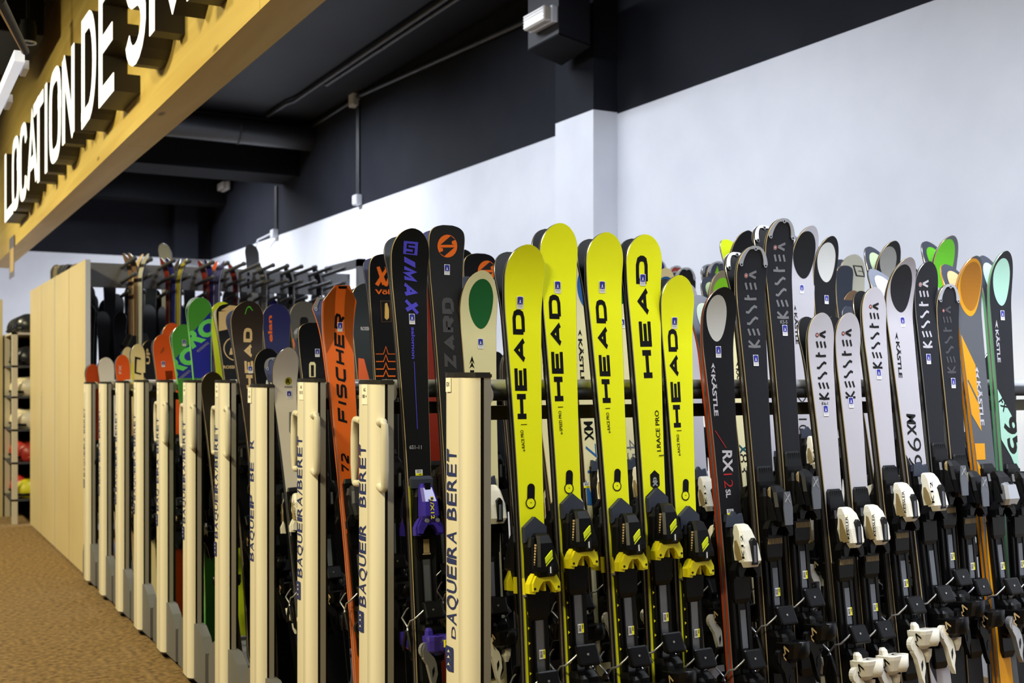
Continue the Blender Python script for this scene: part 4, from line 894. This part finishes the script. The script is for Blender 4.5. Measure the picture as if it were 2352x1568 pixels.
 ('KBL2', 1, 2.374, 2.9839, 8.23, 0.08, 1.6085, 0.05, 0.1185, 0.8605, 'white', 'wood', 'dgrey', 'free', 'k12', 1, 'white ski with royal blue oval behind the shortest yellow ski',
  [["o",[-0.0009,1.5844],[-0.0031,1.4381],0.0754,"rblue"],["t","I","DUO",[-0.0067,1.0624],[0.0029,1.1851],0.0216,"orange"]]),
 ('KWL', 1, 2.6099, 2.984, 8.23, 0.07, 1.6103, 0.05, 0.1368, 0.8615, 'cream', 'wood', 'dgrey', 'free', 'k12', 1, 'cream ski between the red-sided ski and the first charcoal ski',
  [["p",[[-0.0327,1.3364],[-0.0231,1.3545],[-0.0176,1.3365],[-0.0245,1.3425]],"ink"],["t","B","K\u00c4STLE",[-0.0334,1.3304],[-0.0296,1.2495],0.0152,"ink"],["t","B","X",[-0.054,1.0718],[-0.0558,1.0394],0.0418,"teal"],["t","R","83",[-0.054,1.0394],[-0.0557,0.9763],0.038,"ink"]]),
 ('KWS', 1, 2.7352, 2.9865, 8.12, 0.08, 1.6997, 0.05, 0.1332, 0.9094, 'white', 'wood', 'dgrey', 'free', 'k12', 1, 'white ski mostly hidden between the two tall charcoal skis',
  []),
 ('WO', 1, 2.8249, 3.0777, 4.0, 2.48, 1.8249, 0.06, 0.1157, 0.9763, 'white', 'wood', 'white', 'free', 'k12', 1, 'white ski with black oval right of the tallest charcoal ski',
  [["o",[-0.012,1.8056],[0.0002,1.6433],0.1015,"ink"],["stk",[-0.0083,1.6052]],["p",[[-0.0461,1.5247],[-0.0397,1.5468],[-0.0341,1.5255],[-0.0399,1.5329]],"ink"],["t","B","K\u00c4STLE",[-0.0452,1.5185],[-0.0383,1.4078],0.0142,"ink"],["t","R","X 100",[-0.034,1.2237],[-0.0291,1.0636],0.0406,"ink"]]),
 ('BO', 1, 2.9613, 3.0777, 4.0, 1.25, 1.7931, 0.055, 0.1121, 0.9593, 'black', 'wood', 'dgrey', 'free', 'dark', 1, 'black ski with pale oval above the shortest white skis',
  [["o",[-0.0102,1.7709],[0.0059,1.6338],0.0851,"pale"],["stk",[0.005,1.571]]]),
 ('BW', 1, 3.2151, 2.9555, 9.5, -1.05, 1.583, 0.04, 0.1192, 0.8469, 'white', 'wood', 'dgrey', 'free', 'kwhite', 1, 'white ski hidden behind the second and third white brush skis',
  []),
 ('B2', 1, 3.2732, 3.0777, 4.0, 0.97, 1.7921, 0.06, 0.1199, 0.9588, 'black', 'wood', 'lgreenbase', 'free', 'dark', 1, 'black ski with grey oval above a white ski with digits',
  [["o",[-0.0172,1.7719],[0.0047,1.6581],0.0844,"mgrey3"]]),
 ('GRN', 1, 3.6063, 3.0777, 4.0, 0.07, 1.8293, 0.06, 0.1281, 0.9787, 'grey', 'wood', 'green', 'free', 'dark', 1, 'dark grey ski with a big bright green oval tip',
  [["o",[-0.0111,1.8166],[-0.0143,1.6201],0.1091,"green"]]),
 ('BRN', 2, 3.7455, 3.5375, 9.5, -0.8, 1.6821, 0.04, 0.1323, 0.8999, 'brown', 'wood', 'dgrey', 'free', 'dark', 1, 'brown ski tip above the second white brush ski',
  []),
 ('FIS', 2, 1.4134, 3.5375, 9.5, -1.69, 1.6021, 0.0848, 0.1203, 0.8337, 'orange', 'orangeside', 'rimmed', 'poly', 'darkor', 1, 'orange ski with black italic lettering beside the AG 170 post',
  [["p",[[-0.0555,1.5758],[-0.0202,1.5971],[-0.0092,1.4474],[-0.0471,1.3862]],"dorange"],["p",[[0.0149,1.5973],[0.0531,1.5699],[0.0517,1.3844],[0.0233,1.447]],"dorange"],["p",[[-0.0147,1.5996],[0.0174,1.5998],[0.016,1.5924],[-0.01,1.5922]],"ink"],["t","I","FISCHER",[0.0087,1.1528],[0.0223,1.5145],0.0355,"ink"],["t","I","72",[-0.0022,0.9827],[0.0005,1.0464],0.0278,"ink"],["stk",[0.0055,1.4751]]]),
 ('VOL', 2, 1.5368, 3.6592, 4.02, -0.06, 1.7101, 0.0365, 0.1187, 0.9149, 'black', 'wood', 'navyw', 'square', 'dark', 1, 'black ski with an orange double V badge and zigzag lines',
  [["p",[[-0.0335,1.6659],[-0.0227,1.6693],[0.0067,1.6139],[-0.009,1.606]],"orange"],["p",[[0.0029,1.6689],[0.0141,1.6694],[-0.0232,1.6026],[-0.0362,1.6094]],"orange"],["p",[[-0.0051,1.6686],[0.005,1.6633],[0.0317,1.6295],[0.0243,1.6175]],"orange"],["p",[[-0.0144,1.6205],[-0.002,1.6282],[0.0104,1.6038],[0.0008,1.6035]],"orange"],["p",[[0.0088,1.6037],[-0.0008,1.6034],[0.0157,1.6507],[0.0285,1.6513]],"orange"],["t","B","V\u00f6lkl",[-0.0352,1.5757],[0.045,1.5784],0.0164,"orange"],["p",[[-0.0382,1.3715],[-0.0111,1.3717],[-0.0007,1.3988],[0.0081,1.3719],[0.0339,1.3722],[0.0338,1.3698],[0.0064,1.3695],[-0.0008,1.3943],[-0.0096,1.3694],[-0.0382,1.3691]],"orange"],["p",[[-0.0389,1.3462],[-0.0119,1.3464],[-0.0016,1.3703],[0.0073,1.3465],[0.0331,1.3467],[0.033,1.3435],[0.0056,1.3433],[-0.0017,1.3651],[-0.0104,1.3432],[-0.039,1.343]],"orange"],["p",[[-0.0396,1.3209],[-0.0126,1.321],[-0.0024,1.3434],[0.0066,1.3211],[0.0323,1.3212],[0.0322,1.3172],[0.0049,1.3171],[-0.0025,1.3374],[-0.0111,1.3171],[-0.0398,1.317]],"orange"],["p",[[-0.0403,1.2971],[-0.0133,1.2972],[-0.0031,1.318],[0.0059,1.2972],[0.0316,1.2972],[0.0314,1.2925],[0.0041,1.2925],[-0.0033,1.3113],[-0.0119,1.2925],[-0.0405,1.2925]],"orange"],["p",[[-0.0411,1.2719],[-0.0141,1.2718],[-0.004,1.2867],[0.0051,1.2718],[0.0308,1.2717],[0.0306,1.2663],[0.0033,1.2664],[-0.0043,1.2793],[-0.0126,1.2665],[-0.0412,1.2665]],"orange"],["p",[[-0.0175,1.5541],[0.021,1.5553],[0.0226,1.4802],[-0.0159,1.4793]],"dgold"],["p",[[-0.0135,1.5512],[0.0178,1.5522],[0.0195,1.4831],[-0.0118,1.4824]],"black"],["p",[[0.0,1.5442],[0.0081,1.5474],[0.0142,1.5251],[0.0134,1.495],[0.0051,1.4873],[-0.0027,1.4946]],"gold"]]),
 ('REDS', 2, 1.6987, 3.5436, 9.23, 0.05, 1.6473, 0.035, 0.117, 0.8813, 'dred', 'wood', 'dgrey', 'round', 'dark', 1, 'dark red ski in the gap between two tall black skis',
  []),
 ('BL2', 2, 1.909, 3.5922, 7.06, 0.02, 1.7415, 0.035, 0.1298, 0.9317, 'black', 'wood', 'violetd', 'square', 'dark', 1, 'black ski with an orange round badge above the green oval ski',
  [["blz",[0.0285,1.6815],0.036]]),
 ('PG', 2, 3.0656, 3.5375, 9.5, -1.84, 1.7368, 0.05, 0.1243, 0.9292, 'olive', 'wood', 'lgreenbase', 'free', 'dark', 1, 'olive ski with vivid green oval behind the red-sided black ski',
  [["o",[0.0016,1.7095],[0.0021,1.568],0.0888,"vgreen"]]),
 ('CB', 2, 2.8325, 3.5375, 9.5, -3.52, 1.7367, 0.05, 0.1216, 0.9292, 'beige', 'wood', 'greyb', 'free', 'dark', 1, 'beige ski with blue oval left of the shortest yellow ski',
  [["o",[0.003,1.7054],[0.0034,1.5969],0.0881,"blue2"]]),
 ('LIM', 2, 3.1313, 3.5654, 8.26, 0.11, 1.8987, 0.07, 0.1321, 1.0158, 'black', 'wood', 'lime', 'free', 'dark', 1, 'black ski with a lime base behind the tallest charcoal ski',
  []),
 ('NVB', 2, 3.6738, 3.6063, 6.42, -0.0, 1.779, 0.03, 0.1008, 0.9517, 'navyg', 'wood', 'dgrey', 'square', 'dark', 1, 'dark navy ski with a flat blunt tip between the oval skis',
  []),
 ('RSW', 3, 1.4122, 4.1125, 9.5, -2.56, 1.4035, 0.0985, 0.1012, 0.7599, 'pearl', 'blk', 'rimmed', 'round', 'white', 1, 'pearl white ski with small yellow round badge beside a post',
  [["c",[0.0127,1.2891],0.0139,"olivey"],["t","B","R",[0.0047,1.2811],[0.02,1.2805],0.0164,"ink"],["t","S","ROSSIGNOL",[-0.002,1.2656],[0.0286,1.2642],0.0066,"ink"],["stk",[0.0142,1.2382]],["p",[[0.0086,1.1734],[0.0205,1.1727],[0.0145,1.1117],[0.007,1.0875],[0.0016,1.101]],"mgrey"]]),
 ('B0', 3, 1.5037, 4.1125, 9.5, -1.21, 1.5129, 0.035, 0.1147, 0.8094, 'black', 'wood', 'rimmed', 'square', 'dark', 1, 'black ski with a cream zero left of the orange ski',
  [["stk",[0.0167,1.3996]],["p",[[-0.0216,1.3065],[-0.0182,1.3568],[-0.0125,1.3651],[0.0031,1.3649],[0.0079,1.3565],[0.0044,1.306]],"cream"],["p",[[-0.0144,1.3097],[-0.0114,1.3534],[0.0007,1.3532],[-0.0023,1.3095]],"black"]]),
 ('RSD', 3, 1.6889, 4.122, 9.08, 0.04, 1.6732, 0.035, 0.1095, 0.8952, 'slate', 'wood', 'navyw', 'round', 'dark', 1, 'slate ski with small white lettering and an orange patch',
  [["t","B","ROSSIGNOL",[-0.0141,1.4916],[0.0575,1.4931],0.0137,"white"],["p",[[-0.0315,1.3803],[-0.0082,1.3771],[0.0088,1.2976],[0.003,1.2631],[-0.0385,1.2632]],"orange2"]]),
 ('GT', 3, 2.1308, 4.1637, 7.21, 0.02, 1.8258, 0.035, 0.1118, 0.9768, 'black', 'wood', 'dgreen', 'round', 'dark', 1, 'dark ski with a green tip between the orange badge skis',
  []),
 ('GTR', 3, 3.4477, 4.1817, 6.4, -0.0, 1.8389, 0.03, 0.1273, 0.9838, 'dgrey', 'wood', 'hollow', 'round', 'dark', 1, 'dark grey ski with a green triangle on its tip',
  [["p",[[-0.0185,1.7815],[-0.006,1.8192],[0.0069,1.7825]],"vgreen"]]),
 ('BK3', 3, 3.2642, 4.1413, 8.21, 0.06, 1.808, 0.035, 0.1234, 0.9673, 'black', 'wood', 'hollow', 'round', 'dark', 1, 'low black ski tip just above the shortest yellow ski',
  []),
 ('SBG', 2, 3.7525, 3.5375, 9.5, 0.04, 1.8445, 0.04, 0.1436, 0.9868, 'beige2', 'wood', 'dgrey', 'round', 'dark', 1, 'beige ski with a square letter badge above the white brush skis',
  [["p",[[-0.0065,1.7997],[0.0502,1.7986],[0.0729,1.7517],[0.0159,1.7531]],"ink"],["p",[[0.0044,1.7947],[0.0446,1.7929],[0.0622,1.7568],[0.0233,1.7589]],"beige2"],["t","W","S",[0.0231,1.7626],[0.0541,1.7621],0.0285,"ink"]]),
 ('HDD', 4, 1.4547, 4.6435, 9.5, -3.16, 1.6196, 0.0762, 0.1408, 0.8665, 'brownblk', 'wood', 'navyw', 'round', 'dark', 1, 'dark brown ski with tan lettering and a small green arch',
  [["t","W","HEAD",[0.0069,1.2602],[0.0211,1.5149],0.037,"tanl"],["stk",[-0.0016,1.3408]],["p",[[-0.0125,1.57],[-0.0081,1.5911],[0.0002,1.6006],[0.0097,1.5988],[0.0214,1.584],[0.0185,1.5824],[0.0084,1.5932],[0.0008,1.595],[-0.0043,1.5894],[-0.0093,1.57]],"lime2"]]),
 ('B4', 4, 1.4814, 4.6435, 9.5, -1.28, 1.4255, 0.035, 0.1162, 0.7627, 'black', 'wood', 'rimmed', 'round', 'dark', 1, 'short black ski just left of the pearl white ski',
  []),
 ('RD4', 4, 3.6122, 4.6648, 8.55, 0.06, 1.8808, 0.035, 0.1155, 1.0062, 'red2', 'wood', 'hollow', 'round', 'dark', 1, 'red ski tip peeking above the row behind the yellow skis',
  []),
 ('GLD', 5, 1.4094, 5.2315, 9.5, -2.07, 1.3292, 0.035, 0.1082, 0.7111, 'goldblk', 'wood', 'rimmed', 'round', 'dark', 1, 'small dark gold ski tip between two cream posts',
  []),
 ('RSB', 5, 1.5337, 5.2315, 9.5, -2.62, 1.6525, 0.035, 0.1355, 0.8841, 'black', 'wood', 'pearl', 'square', 'dark', 1, 'black and beige ski with a round ring badge',
  [["p",[[-0.0553,1.6185],[0.062,1.6264],[0.0601,1.5508],[-0.0584,1.5294]],"tanl"],["p",[[-0.0451,1.6241],[-0.0041,1.6468],[0.0372,1.6423],[0.0578,1.6225],[-0.0001,1.6195]],"tanl"],["c",[0.0131,1.4433],0.0571,"tanl"],["c",[0.0131,1.4433],0.052,"black"],["t","I","R",[-0.0127,1.4089],[0.0243,1.4076],0.0652,"tanl"],["t","B","ROSSIGNOL",[-0.0524,1.3527],[0.0602,1.3481],0.0143,"tanl"]]),
 ('ELN', 5, 1.6869, 5.2315, 9.5, -0.17, 1.6578, 0.035, 0.1407, 0.8869, 'navy', 'wood', 'navyw', 'round', 'dark', 1, 'navy blue ski with small orange lettering',
  [["t","B","elan",[-0.0225,1.4784],[-0.0243,1.6037],0.0192,"orange"]]),
 ('G0', 5, 1.8524, 5.2315, 9.5, -1.16, 1.6754, 0.035, 0.1441, 0.8963, 'midgrey', 'wood', 'navyw', 'round', 'dark', 1, 'grey ski with a black zero',
  [["t","W","0",[-0.0215,1.5426],[0.0201,1.5427],0.0589,"ink"],["p",[[-0.0737,1.4964],[-0.0453,1.5005],[-0.0576,1.4496],[-0.0756,1.4391]],"orange2"]]),
 ('NV5', 5, 3.9268, 5.2665, 7.94, 0.04, 1.9772, 0.035, 0.1212, 1.0578, 'navyb', 'wood', 'hollow', 'round', 'dark', 1, 'navy ski tip peeking out right of the fourth yellow ski',
  []),
 ('GRT', 5, 1.4402, 5.6703, -4.5, -3.87, 1.675, 0.035, 0.1134, 0.8961, 'ggreen', 'lgreen', 'rimmed', 'round', 'dark', 1, 'tall green and blue ski with big letters',
  [["p",[[0.0483,1.6058],[-0.0487,1.4996],[-0.0466,1.3771],[-0.0403,1.2989],[0.0369,1.2937]],"rblue2"],["t","H","RO",[-0.0456,1.4383],[0.0949,1.5276],0.0733,"lgreen2"],["t","S","ROSSIGNOL",[-0.0162,1.4183],[0.0387,1.4583],0.0122,"lgrey"]]),
 ('GRS', 6, 1.4563, 5.8145, 9.5, -3.09, 1.5782, 0.035, 0.1222, 0.8444, 'ggreen', 'lgreen', 'rimmed', 'round', 'dark', 1, 'shorter green and blue ski with big letters',
  [["p",[[0.0463,1.5001],[-0.0609,1.3989],[-0.0559,1.3095],[0.031,1.3048]],"rblue2"],["t","H","RO",[-0.0681,1.319],[0.0876,1.4168],0.0795,"lgreen2"],["t","S","ROSSIGNOL",[-0.0375,1.2973],[0.0234,1.3411],0.0133,"lgrey"],["stk",[-0.0005,1.4866]]]),
 ('LMB', 6, 1.5973, 5.8145, 9.5, -0.81, 1.7001, 0.035, 0.1219, 0.9095, 'lime', 'wood', 'navyw', 'round', 'dark', 1, 'lime yellow ski between the green-blue ski and the ring badge ski',
  []),
 ('OA', 7, 1.4563, 6.4175, 9.5, -2.34, 1.5469, 0.035, 0.1085, 0.8276, 'orange3', 'wood', 'navyw', 'round', 'dark', 1, 'shorter orange ski left of the taller orange ski',
  [["p",[[-0.0187,1.4426],[0.0039,1.4821],[0.0081,1.4632],[-0.0067,1.447]],"dorange"],["stk",[-0.0029,1.3846]]]),
 ('OB', 7, 1.4587, 6.4175, 9.5, -0.4, 1.6108, 0.035, 0.1095, 0.8618, 'orange3', 'wood', 'navyw', 'round', 'dark', 1, 'taller orange ski beside the green and blue skis',
  [["p",[[-0.0175,1.5125],[-0.0032,1.534],[-0.0032,1.5197]],"dorange"]]),
 ('CRY', 8, 1.4166, 6.9875, 9.5, -1.87, 1.5079, 0.035, 0.0853, 0.8067, 'creamy', 'limey', 'navyw', 'round', 'dark', 1, 'cream and yellow ski with black line lettering',
  [["p",[[-0.0182,1.4361],[0.0167,1.4252],[0.0139,1.4151],[-0.0073,1.4207],[-0.0142,1.3438],[0.0155,1.3351],[0.0124,1.3247],[-0.0246,1.3363]],"ink"],["p",[[-0.039,1.4062],[-0.0296,1.3906],[-0.027,1.2972],[-0.0419,1.2977]],"limey"]]),
 ('BK8', 8, 1.4737, 6.9875, 9.5, -1.5, 1.5298, 0.035, 0.0912, 0.8184, 'black', 'wood', 'navyw', 'round', 'dark', 1, 'black ski between the cream ski and the orange skis',
  [["t","B","UP",[0.0006,1.3905],[0.0027,1.4824],0.0203,"tanl"]]),
 ('OC', 9, 1.4603, 7.5815, 9.5, -3.09, 1.4551, 0.035, 0.0912, 0.7785, 'orange3', 'wood', 'navyw', 'round', 'dark', 1, 'orange ski between the white and beige skis far down',
  [["t","S","FX",[-0.01,1.3367],[-0.0073,1.3912],0.0161,"pale"]]),
 ('CRM', 9, 1.4474, 7.5815, 9.5, -1.11, 1.5047, 0.035, 0.0754, 0.805, 'beige', 'wood', 'navyw', 'round', 'dark', 1, 'beige ski right of the far orange ski',
  []),
 ('WHT', 10, 1.4686, 8.1955, 9.5, -3.43, 1.4492, 0.035, 0.1085, 0.7753, 'pearl', 'wood', 'navyw', 'round', 'dark', 1, 'white ski at the far end of the row',
  []),
 ('RED', 10, 1.4056, 8.4026, 1.5, -4.47, 1.3901, 0.035, 0.0963, 0.7437, 'orange4', 'wood', 'navyw', 'round', 'dark', 1, 'dark orange ski against the tan end panel',
  []),
]

# ------------------------------------------------------------------ tall racks with tan end panels
mat('panel_tan', (214, 196, 150), .45, noise=(1.2, (206, 187, 140))); mat('panel_edge', (196, 200, 212), .5); mat('rack_grey', (116, 117, 122), .55); mat('rack_dark', (58, 59, 64), .5)
def tall_rack(y0, y1, label, xr, beam):
    R = empty('tall_ski_rack', (1.30, y0, 0)); tag(R, label, 'ski rack', 'tall racks with tan end panels')
    ym = (y0 + y1) / 2
    for a, b in ((y0, ym - .009), (ym + .009, y1)):
        mb = MB(); mb.box(0, .022, a - y0, b - y0, .02, 2.25, 'panel_tan'); mb.box(.022, .03, a - y0, b - y0, .02, 2.25, 'panel_edge'); mb.build('end_panel', R)
    mb = MB(); mb.box(.026, .032, .01, y1 - y0, .02, 2.24, 'rack_dark'); mb.build('gap_shade', R)  # dark sheet added so the gap between the boards reads dark
    mb = MB(); mb.box(.0, .034, -.004, 0, .02, 2.25, 'panel_edge'); mb.build('edge_strip', R)
    mb = MB(); mb.box(.034, xr - 1.3, ym - y0 - .4, ym - y0 + .4, 0, .08, 'rack_dark'); mb.box(xr - 1.36, xr - 1.30, ym - y0 - .04, ym - y0 + .04, 0, 2.3, 'rack_grey'); mb.build('frame', R)
    return R
PY0, PY1 = 8.73, 10.33
R1 = tall_rack(PY0, PY1, 'nearer tall rack with tan end panels and grey pegged beam', 3.42, True)
R2 = tall_rack(10.36, 12.1, 'farther tall rack with tan end panels and a faint line of lettering', 3.42, False)
mb = MB(); vv, ff = font_text('BAQUEIRA/BERET', .0); mb.add([(-.0012, .85 + q[1] * .03, .80 + q[0] * .5) for q in vv], ff, 'mgrey'); mb.build('lettering', R2)
YBM = 9.06
for z0, z1 in ((2.085, 2.262), (1.25, 1.40)):
    mb = MB(); mb.box(.032, 2.1, YBM - PY0, YBM - PY0 + .06, z0, z1, 'rack_grey')
    for xx in (.42, .98, 1.25, 1.52):
        for k in range(3): mb.box(xx, xx + .02, YBM - PY0 - .002, YBM - PY0, z0 + .03 + .05 * k, z0 + .055 + .05 * k, 'ink')
    mb.build('beam', R1)
mb = MB(); mb.box(2.06, 2.12, YBM - PY0 - .30, YBM - PY0 + .5, 2.30, 2.36, 'rack_grey'); mb.box(2.06, 2.12, YBM - PY0 - .30, YBM - PY0 - .24, 0, 2.36, 'rack_grey'); mb.box(2.06, 2.12, YBM - PY0 + .44, YBM - PY0 + .5, 0, 2.36, 'rack_grey'); mb.build('end_frame', R1)
GX = [1.66, 1.93, 2.21, 2.44, 2.66, 2.88, 3.11]
for gx in GX:
    for z, lnn in ((2.235, .50), (2.125, .50), (2.02, .28), (1.36, .45)):
        mb = MB()
        for sx in (-1, 1):
            mb.tube([(gx - 1.30 + sx * .055, YBM - PY0, z), (gx - 1.30 + sx * .055, YBM - PY0 - lnn, z + .02)], .0135, 'rack_dark', 8)
            mb.ball((gx - 1.30 + sx * .055, YBM - PY0 - lnn, z + .02), .018, 'rack_dark', nu=8, nv=6)
        mb.build('peg_arm', R1)

# plain skis hanging on the pegs (tips up)
PLAIN = {}
def plain_ski(L, w_, top, base, R=.06, heel='plast2'):
    k = (round(L, 2), w_, top, base, heel)
    if k in PLAIN: return PLAIN[k]
    sk = Ski(L, R, w_, 'round'); me, _ = ski_body(sk, top, 'wood', base, [])
    mb = MB(); zt = .53 * L
    mb.loft([(zt, .03, TH, TH + .05), (zt + .03, .03, TH, TH + .07), (zt + .11, .02, TH, TH + .03)], heel, .006)
    toe = mb.mesh('toe_piece'); mb = MB()
    mb.loft([(zt - .40, .02, TH, TH + .04), (zt - .33, .034, TH, TH + .09), (zt - .29, .03, TH, TH + .05)], heel, .006); hl = mb.mesh('heel_piece')
    PLAIN[k] = (me, toe, hl); return PLAIN[k]
def hang(x, y, ztip, L, w_, top, base, label, group, flip=False, roll=0., lean=0., heel='plast2', R=.06, spin=0):
    me, toe, hl = plain_ski(L, w_, top, base, R, heel)
    o = obj('ski', me); obj('toe_piece', toe, o); obj('heel_piece', hl, o)
    o.matrix_world = Matrix.Translation((x, y, ztip - L)) @ Matrix.Rotation(math.radians(lean), 4, 'X') @ Matrix.Rotation(math.radians(roll), 4, 'Y') @ Matrix.Rotation((math.pi if flip else 0) + math.radians(spin), 4, 'Z')
    tag(o, label, 'ski', group)
rr = random.Random(11)
bunch = [  # per peg pair: tops, tip height, label
 (['brown', 'tanl', 'brown', 'beige2'], 2.33, 'cream and brown ski hanging in the first bunch beside the tan panel'),
 (['dred', 'brownblk', 'navyb', 'olivey'], 2.305, 'red, green or blue ski hanging in the second bunch on the grey beam'),
 (['dred', 'orange4', 'navyb', 'violetd'], 2.305, 'red or blue ski hanging in the third bunch on the grey beam'),
 (['dred'], 2.29, 'dark red ski hanging in the fourth bunch on the grey beam'),
 (['mgrey3'], 2.305, 'pale ski hanging in the fifth bunch on the grey beam'),
 (['black'], 2.29, 'black ski hanging in the sixth bunch on the grey beam'),
 (['black'], 2.305, 'black ski hanging in the last bunch on the grey beam')]
CN = dict(dred='dark red', brownblk='dark brown', navyb='blue', olivey='olive yellow', orange4='orange brown', violetd='violet', brown='brown', tanl='tan', beige2='pale grey', mgrey3='pale grey', black='black')
BN = ['first bunch beside the tan panel', 'second bunch on the grey beam', 'third bunch on the grey beam', 'fourth place on the grey beam', 'fifth place on the grey beam', 'sixth place on the grey beam', 'last place on the grey beam']
for bi, (gx, (cols, zt, lab)) in enumerate(zip(GX, bunch)):
    for i, c in enumerate(cols):
        hang(gx, YBM - .10 - .10 * i, zt - .008 * i, 1.5 - .05 * (i % 2), .094, c, c, ('front ' if c == 'brown' and i else 'rear ' if c == 'brown' else '') + CN[c] + ' ski hanging in the ' + BN[bi], 'skis hanging on the pegs of the grey beam', spin=(98 if i % 2 else -81))
# two big pale tips standing behind the beam
hang(2.02, 9.45, 2.47, 1.75, .12, 'mgrey3', 'steelgrey', 'wide pale grey tip standing tall behind the grey beam', 'tall pale tips', R=.05, spin=-50)
hang(2.71, 9.45, 2.50, 1.75, .12, 'mgrey', 'dgrey', 'wide dark grey tip standing tall behind the grey beam', 'tall pale tips', R=.05, spin=-40)
# low bunches and the crowd of skis behind the beam
cl = ['black', 'charcoal', 'black', 'slate', 'brownblk', 'dred', 'black', 'navyb', 'black', 'black', 'charcoal', 'brownblk', 'charcoal', 'navy', 'black', 'slate', 'black']
ORD = 'first second third fourth fifth sixth seventh eighth ninth tenth eleventh twelfth thirteenth fourteenth fifteenth'.split(); tn = 0
for row, (yy, zt) in enumerate(((9.40, 2.0), (9.62, 2.24), (9.80, 2.05), (9.97, 2.1))):
    x = 1.42 + .04 * row
    while x < 3.34:
        hang(x, yy, zt + rr.uniform(-.10, .05), rr.choice((1.6, 1.65)), .1, rr.choice(cl), 'black', 'dark ski in the dense crowd behind the grey beam' if row != 1 else 'ski tip showing above the grey beam, ' + ORD[tn] + ' from the tan panel', 'dense crowd of skis' if row != 1 else 'tips showing above the grey beam', flip=rr.random() < .5, heel=rr.choice(('plast2', 'plast2', 'tagw', 'shelld')))
        tn += row == 1
        x += (.115, .155, .105, .097)[row]
# tips above the second tall rack
for i, (yy, c) in enumerate(((12.0, 'olive'), (11.8, 'beige'), (11.55, 'greyb'), (11.25, 'mgrey'), (11.05, 'dgrey'), (10.75, 'gold'))):
    hang(1.52, yy, 2.50 - .02 * i, 1.8, .11, c, 'midgrey', ['leftmost pale', 'second pale', 'tall light grey', 'mid grey', 'dark grey', 'golden'][i] + ' ski tip above the farther tan panel', 'ski tips above the farther tan panels', R=.05)
# ------------------------------------------------------------------ boot and helmet shelf at the far left
S = empty('equipment_shelf', (1.16, 12.35, 0)); tag(S, 'tall open shelf of helmets and boots beyond the tan panels', 'shelf')
mat('shelf_light', (206, 196, 176), .5); mat('helmet_red', (170, 46, 34), .35); mat('helmet_white', (222, 208, 176), .35); mat('helmet_dark', (30, 32, 38), .3); mat('helmet_yellow', (216, 206, 40), .4)
for yy in (0., .72):
    mb = MB(); mb.box(0, .05, yy - .03, yy + .03, 0, 1.86, 'shelf_light'); mb.build('upright', S)
LV = [1.84, 1.52, 1.22, .90, .58, .22]
for z in LV:
    mb = MB(); mb.box(.0, .42, -.03, 1.5, z, z + .02, 'shelf_light' if z > 1.8 else 'rack_dark'); mb.build('shelf_board', S)
mb = MB(); mb.box(.41, .43, -.03, 1.5, 0, 1.86, 'rack_dark'); mb.build('back_board', S)
mb = MB(); mb.box(.05, .41, 1.46, 1.5, 0, 1.86, 'rack_dark'); mb.build('end_board', S)
mb = MB(); mb.box(1.10, 1.14, 13.05, 14.9, 0, 2.22, 'panel_tan'); tag(mb.build('end_panel'), 'tan end panel at the far left edge beyond the shelf', 'panel')
def helmet(loc, m, label, s=1.):
    o = empty('helmet', loc, (0, 0, rr.uniform(2.4, 3.8))); tag(o, label, 'helmet', 'helmets on the far shelf')
    mb = MB(); mb.ball((0, 0, .075 * s), .125 * s, m, 1.12, .92, 1.05, v0=0, v1=.62); mb.ball((-.02 * s, 0, .04 * s), .118 * s, m, 1., .94, .6, v0=.3, v1=.75); mb.build('shell', o)
    mb = MB(); mb.tube([(.135 * s * math.cos(a) * 1.0, .118 * s * math.sin(a), .045 * s) for a in [-1.3 + 2.6 * k / 10 for k in range(11)]], .014 * s, 'plast', 6); mb.build('brim', o)
    mb = MB(); mb.tube([(.02, .10 * s, .04 * s), (.03, .06 * s, -.005 * s if 0 else .012), (.03, -.06 * s, .012), (.02, -.10 * s, .04 * s)], .006, 'ink', 6); mb.build('strap', o)
kinds = ['helmet_dark', 'helmet_dark', 'helmet_white', 'helmet_white', 'helmet_red', 'helmet_red']
names = ['black', 'dark', 'cream white', 'white', 'red', 'dark red']; where = ['on top of the far shelf', 'on the second shelf from the top', 'on the third shelf from the top', 'on the middle shelf', 'on the second shelf from the floor', 'on the lowest shelf']
for z, m, nm, wh in zip(LV, kinds, names, where):
    for i, yy in enumerate((12.44, 12.70, 12.97, 13.25)):
        m2 = 'helmet_yellow' if (nm == 'dark red' and i == 0) else m; n2 = 'yellow' if m2 == 'helmet_yellow' else nm
        helmet((1.32, yy, z + .021), m2, n2 + ' helmet ' + wh + ', ' + ['nearest the tan panels', 'second from the tan panels', 'third from the tan panels', 'farthest along'][i], .92)

# ------------------------------------------------------------------ all rack skis
for rec in SKIS: build_ski(rec)

# darker, shorter skis filling the racks behind (only slivers show between the skis in front)
for n in (1, 2, 3, 4, 5):
    yr = YP[n] - .11 - .0225; used = [rec[2] for rec in SKIS if rec[1] == n]; x = 1.62
    while x < XR[n] - .1:
        if all(abs(x - u) > .105 for u in used):
            L_ = rr.uniform(1.36, 1.44); me, toe, hl = plain_ski(1.4, .1, rr.choice(('black', 'charcoal', 'slate', 'brownblk', 'dgrey', 'black')), 'dgrey', .04)
            o = obj('ski', me); obj('toe_piece', toe, o); obj('heel_piece', hl, o)
            o.matrix_world = ski_matrix(x, yr - (1.375 - ZF) * math.tan(math.radians(6.5)), 6.5, 0)
            tag(o, 'dark ski seen only in slivers between the skis in front of it', 'ski', 'dark skis filling the racks behind'); x += .11
        else: x += .02
